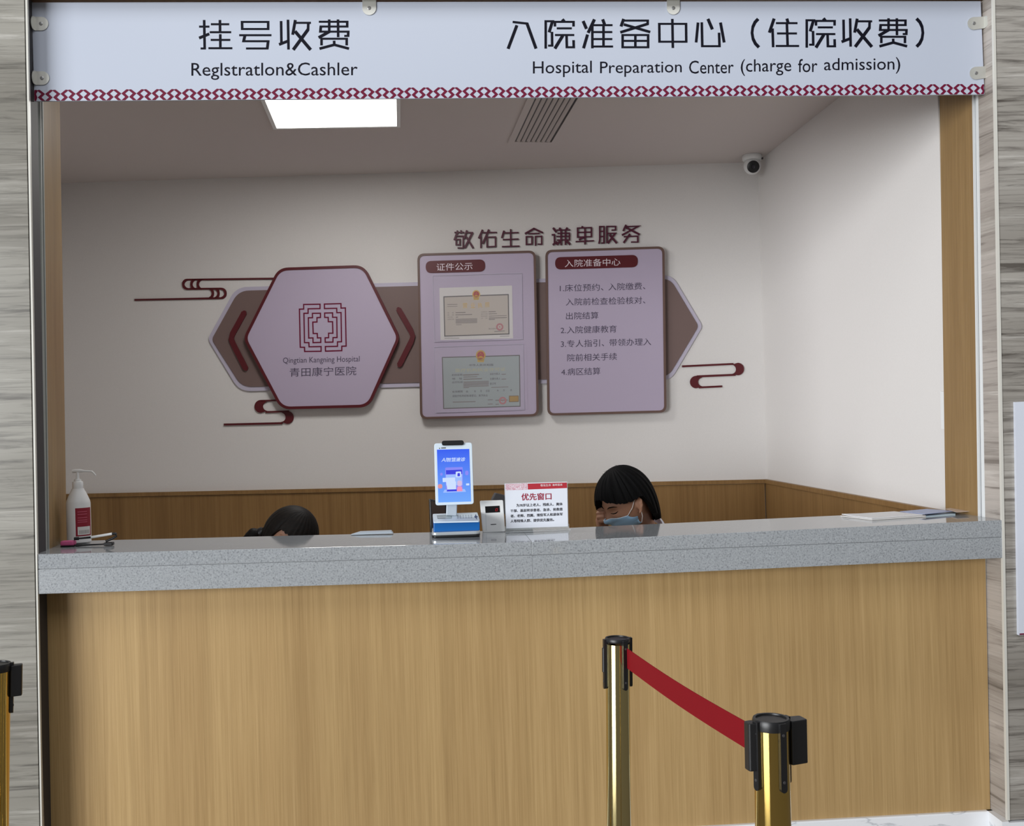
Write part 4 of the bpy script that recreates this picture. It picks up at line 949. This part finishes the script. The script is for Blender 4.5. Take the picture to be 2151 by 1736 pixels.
# ------------------------------------------------------------------ queue barrier posts
def rot_about(ax, v, a): return Matrix.Rotation(a, 3, ax) @ v
def post(px, py, foot_px, rpx, label, brass, fins, cass, col=.019):
    top = atz(px, py, .97); Y = top.y; r = rpx*(Y-CAM.y)/2200
    low = at(*foot_px, Y); ax = (top-low).normalized(); base = top-ax*(top.z/ax.z)
    t = empty('barrier_post', base, label, 'barrier post', 'brass queue barrier posts')
    L = (top-base).length
    b = B(); b.lathe(base, ax, [(r, .012), (r, L-.014)], 48); obj('pole', b, brass, t, smooth=True)
    b = B(); b.lathe(base, (0,0,1), [(.16, .0), (.16, .012), (.14, .02), (.06, .034), (r+.008, .045), (r+.004, .06), (r*.9, .062)], 48); obj('base', b, brass, t, smooth=True)
    b = B(); b.lathe(base, ax, [(r*1.01, L-col), (r*1.03, L-col), (r*1.05, L-min(.012, col*.7)), (r*1.05, L-.004), (r*1.0, L), (r*.86, L), (r*.84, L-.0025), (.004, L-.0025)], 48); obj('cap', b, BLK, t, smooth=True)
    v0 = Vector((CAM.x-top.x, CAM.y-top.y, 0)).normalized()
    for az in fins:
        d = rot_about(Vector((0,0,1)), v0, math.radians(az)); s_ = d.cross(ax).normalized(); b = B()
        w_, dp = .0062, .0075
        lo = []
        for k in range(9):
            a = math.pi*k/8; lo.append((w_*math.cos(a), -.1165-w_*math.sin(a)))
        pts = [(-w_, -.002), (w_, -.002)]+lo
        c = top+d*(r*.97)
        fr = [c+d*(dp)+s_*x+ax*z for x, z in pts]; b.prism(fr, [q-d*(dp+.004) for q in fr]); f_ = obj('clip_channel', b, BLK, t)
        for z in (-.022, -.104):
            sb = B(); sb.lathe(c+d*dp+ax*z, d, [(.0028, 0), (.0026, .001), (.001, .0012)], 12); obj('screw', sb, DGR, f_, smooth=True)
    for az, out, wid, z0, z1 in cass:
        d = rot_about(Vector((0,0,1)), v0, math.radians(az)); s_ = d.cross(ax).normalized(); b = B(); c = top+d*(r*.98)
        pr = rounded([(.0, -wid), (out, -wid*.8), (out, wid*.8), (0, wid)], .005, 4)
        fr = [c+d*x+s_*y+ax*z0 for x, y in pr]; b.prism(fr, [q+ax*(z1-z0) for q in fr]); bevel(obj('belt_cassette', b, BLK, t), .0015)
    return t, top, ax, r, v0
p1_ = post(1297, 1340, (1299.8, 1736), 25.6, 'pale brass post nearest the counter with red belt leaving its right side', BRASS2, (-72, 33, 108, 205), [(-72, .0105, .006, -.082, -.022)], .009)
p2_ = post(1619.5, 1508, (1624, 1736), 37.8, 'golden brass post in front at right with black belt cassettes', BRASS, (-47, 33, 128, 212), [(-62, .018, .013, -.088, -.004), (118, .034, .017, -.084, -.006)])
p3_ = post(-8, 1393.5, (-12, 1736), 27.0, 'brass post cut off by the left edge of the photo', BRASS, (-10, 84, 175, -95), [(84, .026, .012, -.082, -.008)])
# belt: a ribbon fixed in the front post's cassette
def belt():
    Ya, Yb = p1_[1].y-.020, p2_[1].y+.012
    at0, ab0, at1, ab1 = at(1313.5, 1360, Ya), at(1314.5, 1402.5, Ya), at(1573, 1520.5, Yb), at(1576, 1579, Yb)
    n = 20; vs = []
    for k in range(n+1):
        u = k/n; sg = Vector((0, 0, -.006*math.sin(math.pi*u))); vs += [at0.lerp(at1, u)+sg, ab0.lerp(ab1, u)+sg]
    off = Vector((.0009, .0009, 0)); m = len(vs)
    b = B(); fs = []
    for k in range(n): 
        a = 2*k; fs += [(a, a+1, a+3, a+2), (m+a, m+a+2, m+a+3, m+a+1), (a, a+2, m+a+2, m+a), (a+1, m+a+1, m+a+3, a+3)]
    fs += [(0, m, m+1, 1), (m-2, m-1, 2*m-1, 2*m-2)]
    b.add(vs+[v+off for v in vs], fs); return obj('belt', b, RED, p2_[0], smooth=False)
belt()

# ------------------------------------------------------------------ people behind the counter
def remesh(name, b, m, voxel, parent=None, smooth_it=4, **k):
    og = ORG[parent.name] if parent is not None else None
    o = obj('draft', b, m, parent, fix=False)
    md = o.modifiers.new('v', 'REMESH'); md.mode = 'VOXEL'; md.voxel_size = voxel
    sm = o.modifiers.new('s', 'SMOOTH'); sm.factor = .5; sm.iterations = smooth_it
    me = bpy.data.meshes.new_from_object(o.evaluated_get(bpy.context.evaluated_depsgraph_get()))
    me.name = name; me.polygons.foreach_set('use_smooth', [True]*len(me.polygons))
    o.modifiers.clear(); o.data = me; o.name = name; ORG[o.name] = ORG['draft'] if 'draft' in ORG else og
    tag(o, k.get('label'), k.get('cat'), k.get('group')); return o
class Head:
    def __init__(s, c, yaw, pitch, roll=0, sc=1.05):
        # yaw: degrees from facing the lobby; positive turns towards the left of the photo
        a, p = math.radians(yaw), math.radians(pitch)
        f0 = Vector((-math.sin(a), -math.cos(a), 0)); s.f = f0*math.cos(p)+Vector((0, 0, -math.sin(p))); s.u = Vector((0, 0, math.cos(p)))+f0*math.sin(p)
        s.l = s.u.cross(s.f); r = math.radians(roll)
        s.l, s.u = s.l*math.cos(r)+s.u*math.sin(r), s.u*math.cos(r)-s.l*math.sin(r)
        s.c = Vector(c); s.s = sc
    def w(s, x, y, z): return s.c+(s.l*x+s.f*y+s.u*z)*s.s
    def skin(s, x, z, off=0):                  # face surface y for given x, z
        y = s.face_y(x, z)+off; return s.w(x, y, z)
    def shape(s, v):                           # unit sphere -> head
        x, y, z = v.x*.074, v.y*.095, v.z*.112
        if z < .02:
            t = min(1, (.02-z)/.13); x *= 1-.34*t*t; y = y*(1-.16*t)+.012*t if y > 0 else y*(1-.35*t)
        if y > 0:
            y += .019*math.exp(-(x/.011)**2-((z+.030)/.017)**2)+.006*math.exp(-(x/.009)**2-((z+.012)/.02)**2)
            y -= .009*math.exp(-((abs(x)-.031)/.015)**2-((z-.001)/.011)**2)
            y += .004*math.exp(-((abs(x)-.030)/.02)**2-((z-.021)/.007)**2)
            y += .006*math.exp(-(x/.02)**2-((z+.066)/.010)**2)+.004*math.exp(-(x/.018)**2-((z+.098)/.012)**2)
            y += .004*math.exp(-((abs(x)-.045)/.018)**2-((z+.025)/.02)**2)
        return x, y, z
    def face_y(s, x, z):
        lo, hi = 0.0, 1.0
        # march over the sphere front to find the matching surface point
        best = None; vz = max(-.98, min(.98, z/.112)); rr = math.sqrt(max(0, 1-vz*vz))
        for k in range(181):
            a = math.radians(-90+k); X, Y, Z = s.shape(Vector((rr*math.sin(a), rr*math.cos(a), vz)))
            if best is None or abs(X-x) < best[0]: best = (abs(X-x), Y)
        return best[1]
    def skull(s, b, n=72, m=56):
        vs = []
        for i in range(m+1):
            th = math.pi*i/m
            for k in range(n):
                a = 2*math.pi*k/n; vs.append(s.w(*s.shape(Vector((math.sin(th)*math.sin(a), math.sin(th)*math.cos(a), math.cos(th))))))
        fs = [(i*n+k, (i+1)*n+k, (i+1)*n+(k+1) % n, i*n+(k+1) % n) for i in range(m) for k in range(n)]
        b.add(vs, fs)
    def ear(s, b, sd):
        pts = [(.076, .004, .012), (.083, -.008, .014), (.086, -.014, .0), (.084, -.010, -.018), (.079, .0, -.036), (.076, .006, -.042)]
        b.caps([s.w(sd*x, y, z) for x, y, z in pts], [.0045, .005, .005, .0048, .0055, .006])
        M_ = Matrix((s.l, s.f, s.u)).transposed(); b.ball(s.w(sd*.077, -.001, -.014), (.006*s.s, .012*s.s, .024*s.s), 14, 10, M_)
    def hair(s, zlow, th, flare, n=120, m=22, wav=.0022, fr=0, bk=.004):
        # shell from crown to the lower edge; zlow(az) with az 0 in front, + to the person's left
        vs = []; rnd = [random.uniform(-1, 1) for _ in range(n)]
        def rad(az, z):
            A, Bf, C = .074+th, .095+th, .112+th
            if z >= 0: k = math.sqrt(max(0, 1-(z/C)**2))
            else: k = 1-.9*(z/C)**2*(1-flare(az))
            return A*k, (Bf+(fr*math.cos(az)**.5 if math.cos(az) > 0 else bk*(-math.cos(az))**.5))*k
        for i in range(m+1):
            t = i/m
            for k in range(n):
                az = 2*math.pi*k/n-math.pi; zl = zlow(az)+.003*rnd[k]*(1 if i == m else 0); C = .112+th
                z = C*math.cos(t*math.acos(max(-1, min(1, zl/C)))) if zl > 0 else (C*math.cos(t*1.5*math.pi/2) if t < .667 else zl*(t-.667)/.333)
                a_, b_ = rad(az, z); wv = wav*(math.sin(az*31)+.6*math.sin(az*53+1))*min(1, t*2)
                vs.append(s.w((a_+wv)*math.sin(az), (b_+wv)*math.cos(az), z))
        last = vs[-n:]
        for k in range(n):
            az = 2*math.pi*k/n-math.pi; p = last[k]; cc = s.w(0, 0, zlow(az)); vs.append(p.lerp(cc, min(.3, .022/max(.02, (p-cc).length))))
        for k in range(n): 
            p = vs[-n]; 
        fs = [(i*n+k, (i+1)*n+k, (i+1)*n+(k+1) % n, i*n+(k+1) % n) for i in range(m+1) for k in range(n)]
        return B().add(vs, fs)
def bodyparts(b, neck, chest, pelvis, shL, shR, elL, elR, wrL, wrR, headc, chin, knees, feet):
    b.caps([headc, neck, chest], [.05, .052, .085]); b.caps([chest, (Vector(chest)+Vector(pelvis))/2, pelvis], [.115, .11, .125])
    for sh, el, wr in ((shL, elL, wrL), (shR, elR, wrR)):
        b.caps([chest, sh], [.085, .055]); b.caps([sh, el], [.05, .038]); b.caps([el, wr], [.037, .025])
    for sd, kn, ft_ in zip((1, -1), knees, feet):
        hip = Vector(pelvis)+Vector((.08*sd, 0, -.02)); b.caps([hip, kn], [.08, .058]); b.caps([kn, ft_], [.055, .036]); b.caps([ft_, Vector(ft_)+Vector((0, -.15, -.03))], [.04, .028])
V3 = lambda *a: Vector(a)
def coat(b, neck, chest, pelvis, shL, shR, elL, elR, wrL, wrR):
    b.caps([Vector(neck).lerp(Vector(chest), .55), chest], [.09, .12]); b.caps([chest, (Vector(chest)+Vector(pelvis))/2, pelvis], [.132, .13, .15])
    for sh, el, wr in ((shL, elL, wrL), (shR, elR, wrR)):
        b.caps([Vector(neck).lerp(Vector(sh), .35)-Vector((0, 0, .03)), sh], [.06, .064]); b.caps([sh, el], [.062, .05]); w_ = Vector(el).lerp(Vector(wr), .86); b.caps([el, w_], [.049, .038])

# person at right: bob hair, mask, hand at the temple
H1 = Head(at(1315, 1052, .76), 68, 26, 0, 1.06)
neck = at(1356, 1120, .93); chest = at(1385, 1188, 1.06); pel = V3(chest.x+.02, 1.18, .58)
shL = at(1432, 1140, .95); shR = at(1322, 1150, 1.13); elL = V3(shL.x+.06, .82, .84); wrL = V3(shL.x-.16, .66, .80)
HY = .115
wr = at(1266, 1116, .67+HY); elR = V3(wr.x-.015, .70+HY, .80)
b = B(); H1.skull(b); H1.ear(b, 1); H1.ear(b, -1)
kn = [V3(pel.x+.1, .78, .52), V3(pel.x-.12, .78, .52)]; fe = [V3(pel.x+.1, .86, .06), V3(pel.x-.12, .86, .06)]
bodyparts(b, neck, chest, pel, shL, shR, elL, elR, wrL, wr, H1.w(0, -.03, -.05), None, kn, fe)
# right hand: loosely curled fingers against the temple
palm = at(1263, 1094, .675+HY)
b.caps([wr, at(1266, 1103, .67+HY), palm], [.024, .025, .024]); b.caps([at(1268, 1103, .665+HY), at(1261, 1085, .675+HY)], [.02, .017])
for pts in ([(1261, 1085, .675), (1257, 1072, .66), (1266, 1069.5, .645), (1275, 1076, .655)], [(1260, 1090, .67), (1256, 1079, .648), (1266, 1077, .632), (1276, 1083.5, .645)],
            [(1260, 1096, .665), (1257, 1087.5, .642), (1267, 1086, .628), (1277, 1091.5, .64)], [(1262, 1102, .66), (1260, 1096, .64), (1268, 1095, .628), (1276, 1099, .64)]):
    b.caps([at(p[0], p[1], p[2]+HY) for p in pts], [.0088, .0086, .0078, .0066])
b.caps([at(1269, 1101, .69+HY), at(1276, 1090, .69+HY), at(1278, 1079, .68+HY)], [.012, .0095, .008])
# left hand on the desk
for k in range(4):
    o_ = V3(wrL.x-.03-.012*k, wrL.y-.05, .79-.004*k); b.caps([wrL, o_, o_+V3(-.02, -.045, -.012)], [.022, .0088, .0075])
b.caps([wrL, wrL+V3(.01, -.04, -.012), wrL+V3(0, -.07, -.02)], [.02, .01, .0085])
pr1 = remesh('person', b, SKIN, .0034, label='person with short black bob and pale blue face mask, head bowed, hand at temple', cat='person')
def kid(name, b, m, **k): return obj(name, b, m, pr1, **k)
def zl1(az):
    d = math.degrees(az)
    pts = [(-180, -.125), (-140, -.115), (-112, -.09), (-95, -.055), (-72, -.035), (-48, -.012), (-24, .034), (-8, .060), (8, .064), (26, .052), (46, .036), (66, .024), (80, .018), (90, .020), (100, .012), (107, -.02), (116, -.07), (140, -.115), (180, -.125)]
    for (a, za), (c, zc) in zip(pts, pts[1:]):
        if a <= d <= c: return za+(zc-za)*(d-a)/(c-a)
    return -.125
hb = H1.hair(zl1, .024, lambda az: .72 if math.cos(az) < -.2 else .35, fr=.012, bk=-.006)
hb.v = [v+H1.u*(.007*max(0, (v-H1.c).dot(H1.u)/.14))+V3(.006, 0, 0) for v in hb.v]; kid('hair', hb, HAIR, smooth=True)
b = B()
for k, (px_, py_) in enumerate(((1272, 1000), (1276, 996), (1281, 992), (1270, 1004), (1300, 978), (1306, 976))):
    tgt = at(px_, py_, .72); p = min(hb.v, key=lambda v: (v-tgt).length)
    q = p+V3(-.012-.003*(k % 3), -.002, .006-.0015*(k % 4)); b.tube([p-V3(-.004, 0, .003), p.lerp(q, .5)+V3(0, 0, .0035), q], [.0008, .0006, .0003], 5)
kid('stray_hair', b, HAIR)
# brow and closed lashes
for sd in (1, -1):
    b = B(); b.tube([H1.skin(sd*x, z, .0012) for x, z in ((.014, .017), (.026, .022), (.040, .021), (.049, .015))], [.0012, .0022, .002, .0008], 8); kid('eyebrow', b, HAIR, smooth=True)
    b = B(); b.tube([H1.skin(sd*x, z, .0014) for x, z in ((.017, -.004), (.026, -.0075), (.036, -.007), (.045, -.002))], [.0008, .0018, .002, .001], 8); kid('eyelashes', b, HAIR, smooth=True)
# mask
vs = []; nu, nv = 22, 14
for j in range(nv+1):
    v = j/nv; z = -.020-.083*v
    hw = .060-.006*v
    for i in range(nu+1):
        u = -1+2*i/nu; x = hw*u
        zz = z-.012*abs(u)**2.0*(1-v)+.016*abs(u)**2*v
        y = max(H1.face_y(x, max(-.105, zz)), 0.0)+.006+.004*(1-abs(u))+.0012*math.sin(v*math.pi*6)*(1-u*u)
        if v > .75: y -= .02*(v-.75)**2*16*.5
        vs.append(H1.w(x*1.02, y, zz))
fs = [(j*(nu+1)+i, j*(nu+1)+i+1, (j+1)*(nu+1)+i+1, (j+1)*(nu+1)+i) for j in range(nv) for i in range(nu)]
b = B(); b.add(vs, fs); mk = kid('face_mask', b, MASK, smooth=True); sd_ = mk.modifiers.new('t', 'SOLIDIFY'); sd_.thickness = .0016
b = B(); b.tube([vs[i]+H1.f*.0014 for i in range(nu+1)], .0017, 8); obj('mask_edge', b, mat('mask_edge', (196, 216, 234), .7), mk, smooth=True)
for sd in (1, -1):
    i0 = nu if sd == 1 else 0
    for j, tip in ((0, (sd*.079, .008, .012)), (nv, (sd*.080, .0, -.034))):
        st = vs[j*(nu+1)+i0]; e = H1.w(*tip); mid = st.lerp(e, .5)+H1.l*sd*.008; b = B(); b.tube([st, mid, e], .0015, 8); obj('ear_loop', b, STRAP, mk, smooth=True)
b = B(); coat(b, neck, chest, pel, shL, shR, elL, elR, wrL, wr)
ctb = remesh('white_coat', b, COAT, .008, pr1, 5)
b = B(); axn = (H1.w(0, -.06, -.08)-neck).normalized(); u_ = (V3(0, -1, 0)-axn*(V3(0, -1, 0).dot(axn))).normalized(); v_ = axn.cross(u_); vs = []
for k in range(25):
    a = math.radians(18+324*k/24); dr = math.cos(a)*u_+math.sin(a)*v_
    vs += [neck+dr*.084-axn*.03, neck+dr*.074+axn*.042, neck+dr*.081+axn*.04, neck+dr*.100-axn*.022]
fs = [(4*k+i, 4*k+(i+1) % 4, 4*k+4+(i+1) % 4, 4*k+4+i) for k in range(24) for i in range(4)]+[(0,1,2,3), (96,97,98,99)]
b.add(vs, fs); obj('collar', b, COAT, ctb, smooth=True)

# person at left: only the crown, ear and tied hair show above the counter
H2 = Head(at(610, 1128, .76), -68, 36, 0, 1.05)
n2 = H2.w(0, -.085, -.13); ch2 = n2+V3(-.06, .14, -.17); pe2 = V3(ch2.x-.02, 1.16, .56)
sl2, sr2 = ch2+V3(.02, .16, .09), ch2+V3(.0, -.16, .09); 
b = B(); H2.skull(b); H2.ear(b, 1); H2.ear(b, -1)
el2, er2 = V3(sl2.x+.08, .92, .80), V3(sr2.x+.04, .70, .80); wl2, wr2 = V3(sl2.x+.22, .72, .79), V3(sr2.x+.22, .58, .79)
bodyparts(b, n2, ch2, pe2, sl2, sr2, el2, er2, wl2, wr2, H2.w(0, -.02, -.05), None, [V3(pe2.x+.1, .80, .52), V3(pe2.x-.1, .80, .52)], [V3(pe2.x+.1, .88, .06), V3(pe2.x-.1, .88, .06)])
for W_ in (wl2, wr2):
    for k in range(4):
        o_ = W_+V3(.05, -.02+.014*k, -.002); b.caps([W_, o_, o_+V3(.042, 0, -.012)], [.02, .0088, .0072])
    b.caps([W_, W_+V3(.025, -.035, -.004), W_+V3(.055, -.045, -.012)], [.02, .01, .0085])
pr2 = remesh('person', b, SKIN, .004, label='person bent low behind the counter, only dark tied-back hair and an ear showing', cat='person')
def zl2(az):
    d = abs(math.degrees(az))
    pts = [(0, .064), (40, .058), (62, .03), (80, .034), (100, .036), (112, -.02), (130, -.06), (180, -.085)]
    for (a, za), (c, zc) in zip(pts, pts[1:]):
        if a <= d <= c: return za+(zc-za)*(d-a)/(c-a)
    return -.085
obj('hair', H2.hair(zl2, .011, lambda az: .25, wav=.0008), HAIR2, pr2, smooth=True)
b = B(); kb = at(566, 1116, .80); b.caps([H2.w(0, -.078, -.05), kb, at(552, 1120, .80)], [.036, .026, .02]); hk = remesh('gathered_hair', b, HAIR2, .005, pr2, 3)
b = B(); b.lathe(at(546, 1121, .80), at(553, 1119, .80)-at(546, 1121, .80), [(.017, -.004), (.022, -.002), (.023, .006), (.022, .014), (.017, .016)], 20); obj('hair_tie', b, BLK, pr2, smooth=True)
b = B(); b.caps([at(546, 1121, .80), at(532, 1122, .80), at(516, 1131, .80)], [.018, .024, .012]); b.ball(at(530, 1126, .80), (.03, .026, .022), 16, 12); remesh('hair_bun', b, HAIR2, .004, pr2, 3)
for sd in (1, -1):
    b = B(); b.tube([H2.skin(sd*x, z, .0012) for x, z in ((.014, .017), (.026, .022), (.040, .021), (.049, .015))], [.0012, .0022, .002, .0008], 8); obj('eyebrow', b, HAIR, pr2, smooth=True)
    b = B(); b.tube([H2.skin(sd*x, z, .0014) for x, z in ((.017, -.004), (.026, -.0075), (.036, -.007), (.045, -.002))], [.0008, .0018, .002, .001], 8); obj('eyelashes', b, HAIR, pr2, smooth=True)
b = B(); coat(b, n2, ch2, pe2, sl2, sr2, el2, er2, wl2, wr2); remesh('coat', b, COAT2, .008, pr2, 5)
# stools under them
for P_, lb in ((pel, 'round stool under the masked person'), (pe2, 'round stool under the person with tied-back hair')):
    t = empty('round_stool', V3(P_.x, P_.y+.02, 0), lb, 'stool', 'stools behind the counter'); zt2 = P_.z-.155
    b = B(); b.lathe(V3(P_.x, P_.y+.02, zt2-.05), (0,0,1), [(.15, 0), (.18, .012), (.185, .035), (.16, .05)], 36); obj('seat', b, DGR, t, smooth=True)
    b = B(); b.tube([V3(P_.x, P_.y+.02, .03), V3(P_.x, P_.y+.02, zt2-.05)], .022, 16); obj('post', b, CHROME, t, smooth=True)
    b = B(); b.lathe(V3(P_.x, P_.y+.02, 0), (0,0,1), [(.2, 0), (.2, .01), (.06, .03), (.03, .035)], 36); obj('base', b, CHROME, t, smooth=True)
